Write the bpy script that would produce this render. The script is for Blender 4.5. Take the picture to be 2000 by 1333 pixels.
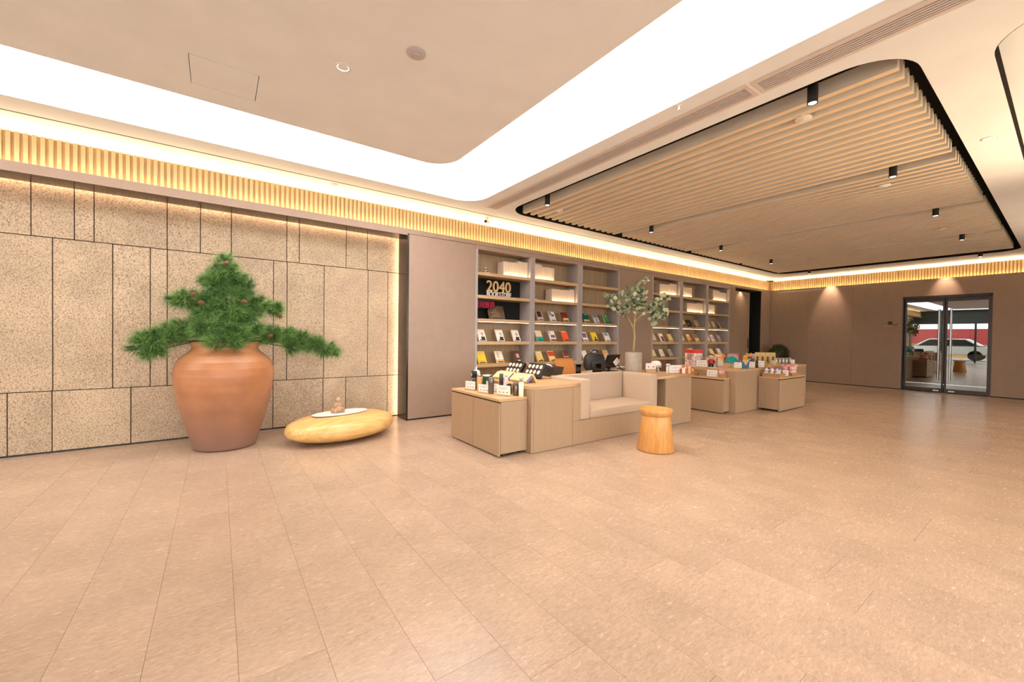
import bpy, bmesh, math, random
import numpy as np
from mathutils import Vector, Matrix
random.seed(7); RNG = np.random.default_rng(7)
S = bpy.context.scene
C = S.collection
for o in list(bpy.data.objects): bpy.data.objects.remove(o)

# ------------------------------------------------------------------ camera, world, exposure
CAMZ = 1.25
yaw, pit, rol = math.radians(54.11986), math.radians(-0.74467), math.radians(-0.71958)
fw = Vector((math.cos(yaw), math.sin(yaw), 0)); rt = Vector((math.sin(yaw), -math.cos(yaw), 0)); dn = Vector((0, 0, -1))
fw2 = fw*math.cos(pit) - dn*math.sin(pit); dn2 = dn*math.cos(pit) + fw*math.sin(pit)
rt2 = rt*math.cos(rol) + dn2*math.sin(rol); dn3 = -rt*math.sin(rol) + dn2*math.cos(rol)
cam_d = bpy.data.cameras.new('camera'); cam = bpy.data.objects.new('camera', cam_d); C.objects.link(cam)
M3 = Matrix((rt2, -dn3, -fw2)).transposed()
cam.matrix_world = Matrix.Translation((0, 0, CAMZ)) @ M3.to_4x4()
cam_d.sensor_width = 36; cam_d.lens = 36*794.45/2000; cam_d.clip_start = 0.05; cam_d.clip_end = 200
S.camera = cam
w = bpy.data.worlds.new('world'); S.world = w; w.use_nodes = True
w.node_tree.nodes['Background'].inputs[0].default_value = (1.0, 0.955, 0.90, 1)
w.node_tree.nodes['Background'].inputs[1].default_value = 4.5
S.view_settings.view_transform = 'Standard'; S.view_settings.look = 'None'
S.view_settings.exposure = 0.63; S.view_settings.gamma = 1.0; S.view_settings.use_curve_mapping = False
# light strengths
K_RING, K_COVE, K_COVE_TOP, K_SHELF, K_STONE = 5.3, 40.0, 50.0, 6.5, 30.0
WARM = (1.0, 0.70, 0.30); WARM2 = (1.0, 0.72, 0.50); WHITE = (1.0, 0.945, 0.89)

def spot(name, loc, target, power, size, color, blend=0.6, radius=0.03):
    d = bpy.data.lights.new(name, 'SPOT'); d.energy = power; d.spot_size = math.radians(size); d.spot_blend = blend
    d.color = color; d.shadow_soft_size = radius
    o = bpy.data.objects.new(name, d); C.objects.link(o); o.location = loc
    o.rotation_euler = (Vector(target) - Vector(loc)).to_track_quat('-Z', 'Y').to_euler()
    return o

# ------------------------------------------------------------------ materials
MATS = {}
def nt(name):
    m = bpy.data.materials.new(name); m.use_nodes = True
    return m, m.node_tree, m.node_tree.nodes['Principled BSDF']
def mat(name, col, rough=0.5, metal=0.0, noise=0.0, scale=20.0, spec=0.5, bump=0.0, coat=0.0):
    if name in MATS: return MATS[name]
    m, t, p = nt(name); MATS[name] = m
    p.inputs['Roughness'].default_value = rough; p.inputs['Metallic'].default_value = metal
    p.inputs['Specular IOR Level'].default_value = spec; p.inputs['Coat Weight'].default_value = coat
    n = t.nodes.new('ShaderNodeTexNoise'); n.inputs['Scale'].default_value = scale; n.inputs['Detail'].default_value = 4
    tc = t.nodes.new('ShaderNodeTexCoord'); t.links.new(tc.outputs['Object'], n.inputs['Vector'])
    r = t.nodes.new('ShaderNodeValToRGB'); k = max(noise, 0.03)
    r.color_ramp.elements[0].position = 0.3; r.color_ramp.elements[1].position = 0.7
    r.color_ramp.elements[0].color = tuple(c*(1-k) for c in col) + (1,)
    r.color_ramp.elements[1].color = tuple(min(1, c*(1+k)) for c in col) + (1,)
    t.links.new(n.outputs['Fac'], r.inputs['Fac']); t.links.new(r.outputs['Color'], p.inputs['Base Color'])
    if bump:
        b = t.nodes.new('ShaderNodeBump'); b.inputs['Strength'].default_value = bump; b.inputs['Distance'].default_value = 0.01
        t.links.new(n.outputs['Fac'], b.inputs['Height']); t.links.new(b.outputs['Normal'], p.inputs['Normal'])
    return m
def wood(name, c0, c1, grain=(60, 60, 2.0), rough=0.45, contrast=(0.35, 0.65), bump=0.0):
    if name in MATS: return MATS[name]
    m, t, p = nt(name); MATS[name] = m
    tc = t.nodes.new('ShaderNodeTexCoord'); mp = t.nodes.new('ShaderNodeMapping'); mp.inputs['Scale'].default_value = grain
    t.links.new(tc.outputs['Object'], mp.inputs['Vector'])
    n = t.nodes.new('ShaderNodeTexNoise'); n.inputs['Scale'].default_value = 1.0; n.inputs['Detail'].default_value = 6; n.inputs['Distortion'].default_value = 0.4
    t.links.new(mp.outputs[0], n.inputs['Vector'])
    r = t.nodes.new('ShaderNodeValToRGB'); r.color_ramp.elements[0].position, r.color_ramp.elements[1].position = contrast
    r.color_ramp.elements[0].color = c0 + (1,); r.color_ramp.elements[1].color = c1 + (1,)
    t.links.new(n.outputs['Fac'], r.inputs['Fac']); t.links.new(r.outputs[0], p.inputs['Base Color'])
    p.inputs['Roughness'].default_value = rough
    return m
def emit(name, col, k):
    if name in MATS: return MATS[name]
    m = bpy.data.materials.new(name); m.use_nodes = True; t = m.node_tree; MATS[name] = m
    t.nodes.remove(t.nodes['Principled BSDF']); e = t.nodes.new('ShaderNodeEmission')
    e.inputs[0].default_value = col + (1,); e.inputs[1].default_value = k
    t.links.new(e.outputs[0], t.nodes['Material Output'].inputs[0]); return m
def clear(name, tint, refl=0.08, rough=0.02):
    if name in MATS: return MATS[name]
    m = bpy.data.materials.new(name); m.use_nodes = True; t = m.node_tree; MATS[name] = m
    t.nodes.remove(t.nodes['Principled BSDF'])
    tr = t.nodes.new('ShaderNodeBsdfTransparent'); tr.inputs[0].default_value = tint + (1,)
    g = t.nodes.new('ShaderNodeBsdfGlossy'); g.inputs['Roughness'].default_value = rough
    mx = t.nodes.new('ShaderNodeMixShader'); lw = t.nodes.new('ShaderNodeFresnel'); lw.inputs[0].default_value = 1.5
    ad = t.nodes.new('ShaderNodeMath'); ad.operation = 'ADD'; ad.inputs[1].default_value = refl; ad.use_clamp = True
    t.links.new(lw.outputs[0], ad.inputs[0]); t.links.new(ad.outputs[0], mx.inputs[0])
    t.links.new(tr.outputs[0], mx.inputs[1]); t.links.new(g.outputs[0], mx.inputs[2])
    t.links.new(mx.outputs[0], t.nodes['Material Output'].inputs[0]); return m
def floor_mat():
    m, t, p = nt('floor_stone'); L = t.links
    g = t.nodes.new('ShaderNodeNewGeometry'); oi = t.nodes.new('ShaderNodeObjectInfo')
    cm = t.nodes.new('ShaderNodeCombineXYZ'); mu = t.nodes.new('ShaderNodeMath'); mu.operation = 'MULTIPLY'; mu.inputs[1].default_value = 37
    L.new(oi.outputs['Random'], mu.inputs[0]); L.new(mu.outputs[0], cm.inputs[2])
    va = t.nodes.new('ShaderNodeVectorMath'); va.operation = 'ADD'; L.new(g.outputs['Position'], va.inputs[0]); L.new(cm.outputs[0], va.inputs[1])
    mp = t.nodes.new('ShaderNodeMapping'); mp.inputs['Rotation'].default_value = (0, 0, math.radians(-12)); mp.inputs['Scale'].default_value = (16, 52, 4)
    L.new(va.outputs[0], mp.inputs[0])
    n1 = t.nodes.new('ShaderNodeTexNoise'); n1.inputs['Scale'].default_value = 1.6; n1.inputs['Detail'].default_value = 8; n1.inputs['Roughness'].default_value = 0.68; n1.inputs['Distortion'].default_value = 1.2
    L.new(mp.outputs[0], n1.inputs['Vector'])
    n2 = t.nodes.new('ShaderNodeTexNoise'); n2.inputs['Scale'].default_value = 2.2; n2.inputs['Detail'].default_value = 3
    L.new(va.outputs[0], n2.inputs['Vector'])
    r = t.nodes.new('ShaderNodeValToRGB'); e = r.color_ramp.elements
    e[0].position = 0.30; e[0].color = (0.335, 0.225, 0.157, 1); e[1].position = 0.80; e[1].color = (0.52, 0.385, 0.29, 1)
    x = e.new(0.5); x.color = (0.425, 0.30, 0.217, 1)
    L.new(n1.outputs['Fac'], r.inputs['Fac'])
    r2 = t.nodes.new('ShaderNodeMapRange'); r2.inputs[1].default_value = 0.3; r2.inputs[2].default_value = 0.7; r2.inputs[3].default_value = 0.9; r2.inputs[4].default_value = 1.08
    L.new(n2.outputs['Fac'], r2.inputs[0])
    r3 = t.nodes.new('ShaderNodeMapRange'); r3.inputs[3].default_value = 0.975; r3.inputs[4].default_value = 1.02; L.new(oi.outputs['Random'], r3.inputs[0])
    m2 = t.nodes.new('ShaderNodeMath'); m2.operation = 'MULTIPLY'; L.new(r2.outputs[0], m2.inputs[0]); L.new(r3.outputs[0], m2.inputs[1])
    mx = t.nodes.new('ShaderNodeVectorMath'); mx.operation = 'SCALE'; L.new(r.outputs[0], mx.inputs[0]); L.new(m2.outputs[0], mx.inputs['Scale'])
    L.new(mx.outputs[0], p.inputs['Base Color'])
    p.inputs['Roughness'].default_value = 0.2; p.inputs['Specular IOR Level'].default_value = 0.42
    rr = t.nodes.new('ShaderNodeMapRange'); rr.inputs[3].default_value = 0.16; rr.inputs[4].default_value = 0.34; L.new(n1.outputs['Fac'], rr.inputs[0]); L.new(rr.outputs[0], p.inputs['Roughness'])
    b = t.nodes.new('ShaderNodeBump'); b.inputs['Strength'].default_value = 0.04; b.inputs['Distance'].default_value = 0.003
    L.new(n1.outputs['Fac'], b.inputs['Height']); L.new(b.outputs[0], p.inputs['Normal'])
    MATS['floor_stone'] = m; return m
def granite_mat():
    m, t, p = nt('granite'); L = t.links
    g = t.nodes.new('ShaderNodeNewGeometry'); oi = t.nodes.new('ShaderNodeObjectInfo')
    mp = t.nodes.new('ShaderNodeMapping'); mp.inputs['Rotation'].default_value = (0, math.radians(30), 0); mp.inputs['Scale'].default_value = (1.5, 1, 1); L.new(g.outputs['Position'], mp.inputs[0])
    n1 = t.nodes.new('ShaderNodeTexNoise'); n1.inputs['Scale'].default_value = 62; n1.inputs['Detail'].default_value = 5; n1.inputs['Roughness'].default_value = 0.75
    L.new(mp.outputs[0], n1.inputs['Vector'])
    n2 = t.nodes.new('ShaderNodeTexNoise'); n2.inputs['Scale'].default_value = 2.5; n2.inputs['Detail'].default_value = 3; L.new(g.outputs['Position'], n2.inputs['Vector'])
    r = t.nodes.new('ShaderNodeValToRGB'); e = r.color_ramp.elements
    e[0].position = 0.37; e[0].color = (0.17, 0.115, 0.075, 1); e[1].position = 0.585; e[1].color = (0.58, 0.44, 0.31, 1)
    x = e.new(0.45); x.color = (0.41, 0.30, 0.20, 1)
    L.new(n1.outputs['Fac'], r.inputs['Fac'])
    a = t.nodes.new('ShaderNodeMapRange'); a.inputs[1].default_value = 0.3; a.inputs[2].default_value = 0.7; a.inputs[3].default_value = 0.84; a.inputs[4].default_value = 1.08; L.new(n2.outputs['Fac'], a.inputs[0])
    c = t.nodes.new('ShaderNodeMapRange'); c.inputs[3].default_value = 0.93; c.inputs[4].default_value = 1.06; L.new(oi.outputs['Random'], c.inputs[0])
    m2 = t.nodes.new('ShaderNodeMath'); m2.operation = 'MULTIPLY'; L.new(a.outputs[0], m2.inputs[0]); L.new(c.outputs[0], m2.inputs[1])
    mx = t.nodes.new('ShaderNodeVectorMath'); mx.operation = 'SCALE'; L.new(r.outputs[0], mx.inputs[0]); L.new(m2.outputs[0], mx.inputs['Scale'])
    L.new(mx.outputs[0], p.inputs['Base Color']); p.inputs['Roughness'].default_value = 0.85
    b = t.nodes.new('ShaderNodeBump'); b.inputs['Strength'].default_value = 0.45; b.inputs['Distance'].default_value = 0.004
    L.new(n1.outputs['Fac'], b.inputs['Height']); L.new(b.outputs[0], p.inputs['Normal'])
    MATS['granite'] = m; return m
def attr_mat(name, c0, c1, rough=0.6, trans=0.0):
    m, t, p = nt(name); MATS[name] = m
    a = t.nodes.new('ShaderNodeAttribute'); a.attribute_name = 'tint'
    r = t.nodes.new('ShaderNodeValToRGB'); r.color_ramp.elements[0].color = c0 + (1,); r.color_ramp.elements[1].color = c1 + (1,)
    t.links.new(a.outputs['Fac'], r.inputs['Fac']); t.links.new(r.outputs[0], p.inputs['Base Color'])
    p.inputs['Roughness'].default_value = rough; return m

FLOOR = floor_mat(); GRAN = granite_mat()
CEIL = mat('ceiling_paint', (0.82, 0.84, 0.87), 0.75, noise=0.02, scale=3)
PANEL = mat('grey_laminate', (0.32, 0.222, 0.168), 0.42, noise=0.04, scale=8, spec=0.4)
SIDE = mat('shelf_side_grey', (0.37, 0.33, 0.32), 0.5, noise=0.03, scale=10)
DARK = mat('dark_metal', (0.045, 0.038, 0.032), 0.22, metal=0.6, noise=0.05)
FRAME = mat('door_frame_metal', (0.055, 0.052, 0.052), 0.3, metal=0.8, noise=0.05)
BLACK = mat('black_matt', (0.010, 0.010, 0.010), 0.6, noise=0.1)
VOID = mat('black_paint_and_shade', (0.004, 0.004, 0.004), 0.9, noise=0.1)
BATTEN = wood('batten_wood', (0.52, 0.35, 0.18), (0.62, 0.43, 0.24), (40, 40, 1.5), 0.5)
SLAT = wood('ceiling_slat_face', (0.84, 0.78, 0.67), (0.90, 0.84, 0.74), (50, 2.0, 50), 0.5)
SLATB = wood('ceiling_slat_edge', (0.76, 0.57, 0.38), (0.84, 0.66, 0.46), (50, 2.0, 50), 0.5)
SHELFW = wood('shelf_wood', (0.46, 0.29, 0.15), (0.60, 0.40, 0.22), (2.0, 60, 60), 0.45)
BACKW = wood('shelf_back_wood', (0.33, 0.22, 0.12), (0.45, 0.31, 0.18), (60, 60, 1.5), 0.5)
ASH = wood('ash_laminate', (0.345, 0.228, 0.137), (0.395, 0.265, 0.163), (150, 150, 2.0), 0.45)
ASHTOP = wood('ash_top', (0.47, 0.28, 0.14), (0.58, 0.37, 0.19), (3, 70, 70), 0.4)
PEBBLE = wood('pebble_wood', (0.60, 0.33, 0.10), (0.78, 0.50, 0.20), (3, 30, 26), 0.32, (0.3, 0.7))
STOOLW = wood('stool_oak', (0.50, 0.22, 0.055), (0.66, 0.33, 0.10), (45, 45, 2.5), 0.35, (0.3, 0.7))
CUSH = mat('cushion_fabric', (0.47, 0.345, 0.25), 0.85, noise=0.06, scale=160, bump=0.15)
TERRA = mat('terracotta', (0.42, 0.175, 0.075), 0.40, noise=0.14, scale=5, bump=0.12)
def fade_base(m, c2, z0, z1):  # blends to a darker brown towards the bottom
    t = m.node_tree; p = t.nodes['Principled BSDF']; src = p.inputs['Base Color'].links[0].from_socket
    tc = t.nodes.new('ShaderNodeTexCoord'); sp = t.nodes.new('ShaderNodeSeparateXYZ'); t.links.new(tc.outputs['Object'], sp.inputs[0])
    n = t.nodes.new('ShaderNodeTexNoise'); n.inputs['Scale'].default_value = 3.0; ad = t.nodes.new('ShaderNodeMath'); ad.operation = 'MULTIPLY_ADD'; ad.inputs[1].default_value = 0.35
    t.links.new(tc.outputs['Object'], n.inputs['Vector']); t.links.new(n.outputs['Fac'], ad.inputs[0]); t.links.new(sp.outputs['Z'], ad.inputs[2])
    mr = t.nodes.new('ShaderNodeMapRange'); mr.inputs[1].default_value = z0+.17; mr.inputs[2].default_value = z1+.17; t.links.new(ad.outputs[0], mr.inputs[0])
    mx = t.nodes.new('ShaderNodeMix'); mx.data_type = 'RGBA'; mx.inputs[6].default_value = c2 + (1,); t.links.new(mr.outputs[0], mx.inputs[0]); t.links.new(src, mx.inputs[7])
    t.links.new(mx.outputs[2], p.inputs['Base Color'])
fade_base(TERRA, (0.24, 0.13, 0.095), 0.05, 0.75)
CONCR = mat('concrete', (0.36, 0.30, 0.25), 0.8, noise=0.12, scale=14, bump=0.15)
WHITEP = mat('white_plastic', (0.80, 0.77, 0.73), 0.4, noise=0.02)
PAPER = mat('white_paper', (0.80, 0.73, 0.66), 0.7, noise=0.02)
CREAM = wood('dummy_book_cream', (0.62, 0.48, 0.36), (0.76, 0.62, 0.49), (80, 80, 1.0), 0.6)
KRAFT = mat('kraft_card', (0.42, 0.23, 0.095), 0.7, noise=0.08)
CHROME = mat('brushed_steel', (0.42, 0.41, 0.40), 0.25, metal=1.0, noise=0.05)
GOLD = mat('gold_letters', (0.62, 0.42, 0.20), 0.4, noise=0.05, metal=0.2)
ACR = clear('acrylic', (0.93, 0.93, 0.93), 0.06)
GLASSDOOR = clear('door_glass', (0.62, 0.66, 0.66), 0.22, 0.0)
PANE = clear('facade_glass', (0.9, 0.93, 0.93), 0.05, 0.0)
def col(name, c, rough=0.5, **k): return mat('paint_' + name, c, rough, **k)

# ------------------------------------------------------------------ mesh builder
class MB:
    def __init__(s): s.bm = bmesh.new()
    def box(s, x0, x1, y0, y1, z0, z1):
        v = [s.bm.verts.new(p) for p in ((x0,y0,z0),(x1,y0,z0),(x1,y1,z0),(x0,y1,z0),(x0,y0,z1),(x1,y0,z1),(x1,y1,z1),(x0,y1,z1))]
        for f in ((3,2,1,0),(4,5,6,7),(0,1,5,4),(1,2,6,5),(2,3,7,6),(3,0,4,7)): s.bm.faces.new([v[i] for i in f])
        return s
    def prism(s, pts, axis, a, b):
        """pts 2-D polygon; axis 'x','y','z' extruded a..b"""
        def P(u, v, t): return {'x': (t, u, v), 'y': (u, t, v), 'z': (u, v, t)}[axis]
        A = [s.bm.verts.new(P(u, v, a)) for u, v in pts]; B = [s.bm.verts.new(P(u, v, b)) for u, v in pts]
        n = len(pts); s.bm.faces.new(A[::-1]); s.bm.faces.new(B)
        for i in range(n): s.bm.faces.new((A[i], A[(i+1) % n], B[(i+1) % n], B[i]))
        bmesh.ops.recalc_face_normals(s.bm, faces=s.bm.faces); return s
    def lathe(s, prof, seg=24, c=(0, 0, 0), sx=1.0, sy=1.0):
        rings = []
        for r, z in prof:
            if r < 1e-5: rings.append([s.bm.verts.new((c[0], c[1], c[2]+z))])
            else: rings.append([s.bm.verts.new((c[0]+sx*r*math.cos(2*math.pi*i/seg), c[1]+sy*r*math.sin(2*math.pi*i/seg), c[2]+z)) for i in range(seg)])
        for A, B in zip(rings, rings[1:]):
            for i in range(seg):
                j = (i+1) % seg
                if len(A) == 1 and len(B) == 1: continue
                if len(A) == 1: s.bm.faces.new((A[0], B[j], B[i]))
                elif len(B) == 1: s.bm.faces.new((A[i], A[j], B[0]))
                else: s.bm.faces.new((A[i], A[j], B[j], B[i]))
        bmesh.ops.recalc_face_normals(s.bm, faces=s.bm.faces); return s
    def cyl(s, c, r, h, seg=16, r2=None):
        return s.lathe([(0, 0), (r, 0), (r if r2 is None else r2, h), (0, h)], seg, c)
    def ball(s, c, rx, ry=None, rz=None, seg=14, rings=8):
        ry = rx if ry is None else ry; rz = rx if rz is None else rz
        prof = [(math.sin(math.pi*i/rings), -rz*math.cos(math.pi*i/rings)) for i in range(rings+1)]
        prof[0] = (0, prof[0][1]); prof[-1] = (0, prof[-1][1])
        return s.lathe(prof, seg, c, rx, ry)
    def tube(s, pts, r, seg=8, r2=None):
        pts = [Vector(p) for p in pts]; rings = []; n = len(pts)
        for i, p in enumerate(pts):
            d = (pts[min(i+1, n-1)] - pts[max(i-1, 0)]).normalized()
            a = d.orthogonal().normalized() if i == 0 else (rings_a - d*rings_a.dot(d)).normalized()
            rings_a = a; b = d.cross(a); rr = r if r2 is None else r + (r2-r)*i/(n-1)
            rings.append([s.bm.verts.new(p + a*rr*math.cos(2*math.pi*k/seg) + b*rr*math.sin(2*math.pi*k/seg)) for k in range(seg)])
        for A, B in zip(rings, rings[1:]):
            for k in range(seg): s.bm.faces.new((A[k], A[(k+1) % seg], B[(k+1) % seg], B[k]))
        s.bm.faces.new(rings[0][::-1]); s.bm.faces.new(rings[-1]); return s
    def build(s, name, m, parent=None, bevel=0.0, smooth=False, loc=None):
        me = bpy.data.meshes.new(name); s.bm.to_mesh(me); s.bm.free(); me.materials.append(m)
        return link(name, me, parent, bevel, smooth, loc)
def link(name, me, parent=None, bevel=0.0, smooth=False, loc=None):
    o = bpy.data.objects.new(name, me); C.objects.link(o)
    if parent: o.parent = parent
    if loc: o.location = loc
    if smooth: me.shade_smooth()
    if bevel:
        b = o.modifiers.new('bevel', 'BEVEL'); b.width = bevel; b.segments = 2; b.limit_method = 'ANGLE'
    return o
def tag(o, label=None, cat=None, group=None, kind=None):
    if label: o['label'] = label
    if cat: o['category'] = cat
    if group: o['group'] = group
    if kind: o['kind'] = kind
    return o
def thing(name, label, cat, loc=(0, 0, 0), rz=0.0, group=None):
    o = bpy.data.objects.new(name, None); C.objects.link(o); o.location = loc; o.rotation_euler = (0, 0, rz); o.empty_display_size = 0.1
    return tag(o, label, cat, group)
def struct(name, loc=(0, 0, 0)):
    o = bpy.data.objects.new(name, None); C.objects.link(o); o.location = loc; o['kind'] = 'structure'; o.empty_display_size = 0.2; return o
def box(name, m, parent, x0, x1, y0, y1, z0, z1, bevel=0.0): return MB().box(x0, x1, y0, y1, z0, z1).build(name, m, parent, bevel)
def kids(o): return [c for c in o.children]
def dup(o, loc=None, rz=None, label=None, parent=None):
    c = o.copy(); C.objects.link(c)
    if parent is not None: c.parent = parent
    if loc is not None: c.location = loc
    if rz is not None: c.rotation_euler = (0, 0, rz)
    if label: c['label'] = label
    for k in kids(o): dup(k, parent=c)
    return c
def from_arrays(name, V, Fc, m, parent=None, tint=None, smooth=False):
    me = bpy.data.meshes.new(name); me.from_pydata(V.tolist() if hasattr(V, 'tolist') else V, [], Fc.tolist() if hasattr(Fc, 'tolist') else Fc)
    me.materials.append(m)
    if tint is not None:
        a = me.attributes.new('tint', 'FLOAT', 'POINT'); a.data.foreach_set('value', np.asarray(tint, dtype=np.float32))
    return link(name, me, parent, smooth=smooth)
def rrect(x0, x1, y0, y1, r, n=10):
    pts = []
    for cx, cy, a0 in ((x1-r, y0+r, -90), (x1-r, y1-r, 0), (x0+r, y1-r, 90), (x0+r, y0+r, 180)):
        for i in range(n+1):
            a = math.radians(a0 + 90*i/n); pts.append((cx + r*math.cos(a), cy + r*math.sin(a)))
    return pts
def rect(x0, x1, y0, y1): return [(x0, y0), (x1, y0), (x1, y1), (x0, y1)]
def plate(name, loops, z0, z1, m, parent=None):
    """flat plate with holes: 2-D filled curve turned into a mesh"""
    cu = bpy.data.curves.new(name, 'CURVE'); cu.dimensions = '2D'; cu.fill_mode = 'BOTH'; cu.extrude = (z1-z0)/2
    for L in loops:
        sp = cu.splines.new('POLY'); sp.points.add(len(L)-1); sp.use_cyclic_u = True
        for p, q in zip(sp.points, L): p.co = (q[0], q[1], 0, 1)
    o = bpy.data.objects.new(name, cu); C.objects.link(o)
    dg = bpy.context.evaluated_depsgraph_get(); dg.update()
    me = bpy.data.meshes.new_from_object(o.evaluated_get(dg)); bpy.data.objects.remove(o)
    me.name = name; me.transform(Matrix.Translation((0, 0, (z0+z1)/2))); me.materials.clear(); me.materials.append(m)
    return link(name, me, parent)
def text_mesh(name, body, size, depth, m, parent, loc, width=None, height=None, rx=math.pi/2):
    cu = bpy.data.curves.new(name, 'FONT'); cu.body = body; cu.size = size; cu.extrude = depth; cu.align_x = 'CENTER'; cu.resolution_u = 3
    cu.offset = size*0.012 if body.isdigit() else (0.0 if body.isascii() else -size*0.012)
    o = bpy.data.objects.new(name, cu); C.objects.link(o); dg = bpy.context.evaluated_depsgraph_get(); dg.update()
    me = bpy.data.meshes.new_from_object(o.evaluated_get(dg)); bpy.data.objects.remove(o)
    co = np.array([v.co for v in me.vertices]); lo, hi = co.min(0), co.max(0)
    sx = (width/(hi[0]-lo[0])) if width else 1; sy = (height/(hi[1]-lo[1])) if height else 1
    me.transform(Matrix.Diagonal((sx, sy, 1, 1)) @ Matrix.Translation((-(lo[0]+hi[0])/2, -lo[1], 0)))
    me.transform(Matrix.Rotation(rx, 4, 'X')); me.materials.clear(); me.materials.append(m)
    return link(name, me, parent, loc=loc)

# ------------------------------------------------------------------ room constants
ZC = 3.10; YW = 5.634; XL = 14.12; YS = 6.05; XB = -7.5; YR = -5.0
LEDGE = 2.77

# ---- floor: individual stone planks
fl = struct('floor')
box('subfloor', mat('grout', (0.33, 0.24, 0.17), 0.7), fl, XB, XL+0.5, YR, 6.2, -0.12, -0.004)
TW, TL = 0.287, 1.15
tile_me = bpy.data.meshes.new('tile')
_b = MB().box(-TW/2+.0006, TW/2-.0006, -TL/2+.0006, TL/2-.0006, -0.004, 0.0); _b.bm.to_mesh(tile_me); _b.bm.free(); tile_me.materials.append(FLOOR)
cells = []
rnd = random.Random(3)
for k in range(-26, 50):
    x0 = 0.065 + TW*k
    off = 3.44 + (0.575 if (k // 2) % 2 == 0 else 0) + rnd.choice((0, 0, 0.19))
    if k in (-2, -1): off = 3.44
    if k in (0, 1): off = 2.865
    j = math.floor((YR-off)/TL)
    while off + j*TL < 6.1:
        y0, y1 = max(off + j*TL, YR), min(off + (j+1)*TL, 6.1)
        if y1 - y0 > 0.05 and x0 + TW < XL + 0.1: cells.append((x0, y0, y1))
        j += 1
def seen(x, y):
    v = Vector((x, y, -CAMZ)); d = v.dot(fw2)
    if d < 0.2: return False
    px = v.dot(rt2)/d*794.45; py = v.dot(dn3)/d*794.45
    return abs(px) < 1050 and py < 780
full = [c for c in cells if abs(c[2]-c[1]-TL) < 1e-4 and any(seen(c[0]+a*TW, c[1]+b*TL) for a in (0, .5, 1) for b in (0, .25, .5, .75, 1))]
full.sort(key=lambda c: (c[0]+TW/2)**2 + ((c[1]+c[2])/2)**2)
near = set(full[:295]); rest = MB()
for c in cells:
    if c in near: link('tile', tile_me, fl, loc=(c[0]+TW/2, (c[1]+c[2])/2, 0))
    else: rest.box(c[0]+.0006, c[0]+TW-.0006, c[1]+.0006, c[2]-.0006, -0.004, 0.0)
tag(rest.build('tile_field', FLOOR, fl), kind='stuff')

# ---- ceiling
ce = struct('ceiling')
RING_OUT = rrect(-7.0, 2.93, -4.2, 4.98, 0.33); RING_IN = rrect(-6.1, 2.06, -3.3, 4.12, 0.30)
SLOT = rrect(3.47, 13.05, 0.64, 5.0, 0.36); SLOT2 = rrect(3.70, 13.05, -4.0, 0.335, 0.36)
GR1 = rect(3.135, 3.285, 1.46, 4.97); GR2 = rect(3.135, 3.285, -2.2, 1.38)
LINE = rect(-7.2, 13.6, 5.300, 5.322)
plate('ceiling_board', [rect(XB, XL+0.4, YR, 5.76), RING_OUT, SLOT, SLOT2, GR1, GR2, LINE], ZC, ZC+0.04, CEIL, ce)
HATCH = rect(-0.166, 0.238, 3.478, 3.874)
plate('inner_panel', [RING_IN, HATCH], ZC, ZC+0.03, CEIL, ce)
box('shadow_line', VOID, ce, -7.195, 13.595, 5.3005, 5.3215, ZC+0.001, ZC+0.05)
hp = thing('access_hatch', 'square flush access hatch in the pale ceiling panel at upper left', 'hatch', (0.036, 3.676, ZC))
box('hatch_panel', CEIL, hp, -0.198, 0.198, -0.194, 0.194, -0.001, 0.012)
box('hatch_frame', VOID, hp, -0.202, 0.202, -0.198, 0.198, 0.014, 0.03)
lc = plate('ceiling_light', [rrect(-7.05, 2.98, -4.25, 5.03, 0.33)], ZC+0.041, ZC+0.046, emit('stretch_ceiling_glow', WHITE, K_RING))
tag(lc, 'wide glowing white light band with rounded corner in the ceiling', 'ceiling light')
box('roof_void', VOID, ce, XB, XL+0.4, YR-.1, 7.4, ZC+0.45, ZC+0.50)  # unseen roof sheet, carried past the wall to keep sky light out
def upstand(name, loop, z0, z1, m, parent):
    n = len(loop); V = [(x, y, z0) for x, y in loop] + [(x, y, z1) for x, y in loop]
    return from_arrays(name, V, [(i, (i+1) % n, n+(i+1) % n, n+i) for i in range(n)], m, parent)
upstand('slat_recess', rrect(3.473, 13.047, 0.643, 4.997, 0.36), ZC, ZC+0.34, VOID, ce)
plate('slat_recess_top', [rrect(3.40, 13.1, 0.6, 5.04, 0.36)], ZC+0.33, ZC+0.35, VOID, ce)
upstand('side_recess', rrect(3.703, 13.047, -3.997, 0.332, 0.36), ZC, ZC+0.125, mat('recess_brown', (0.016, 0.010, 0.007), 0.95, spec=0.05), ce)
plate('side_recess_panel', [rrect(3.65, 13.1, -4.05, 0.345, 0.36)], ZC+0.125, ZC+0.14, CEIL, ce)

# ---- ceiling slats
sl = thing('slat_ceiling', 'hanging raft of pale timber slats in black-edged ceiling recess', 'slatted ceiling', (3.72, 0, ZC))
slat_me = bpy.data.meshes.new('slat'); _b = MB().box(0, 0.055, 0.735, 4.905, 0.0, 0.115); _b.bm.to_mesh(slat_me); _b.bm.free(); slat_me.materials.append(SLAT); slat_me.materials.append(SLATB)
for p_ in slat_me.polygons: p_.material_index = 1 if p_.normal.z < -.5 else 0
for g in range(4):
    for i in range(15): link('slat', slat_me, sl, loc=(g*2.30 + i*0.1445, 0, 0))
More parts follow.
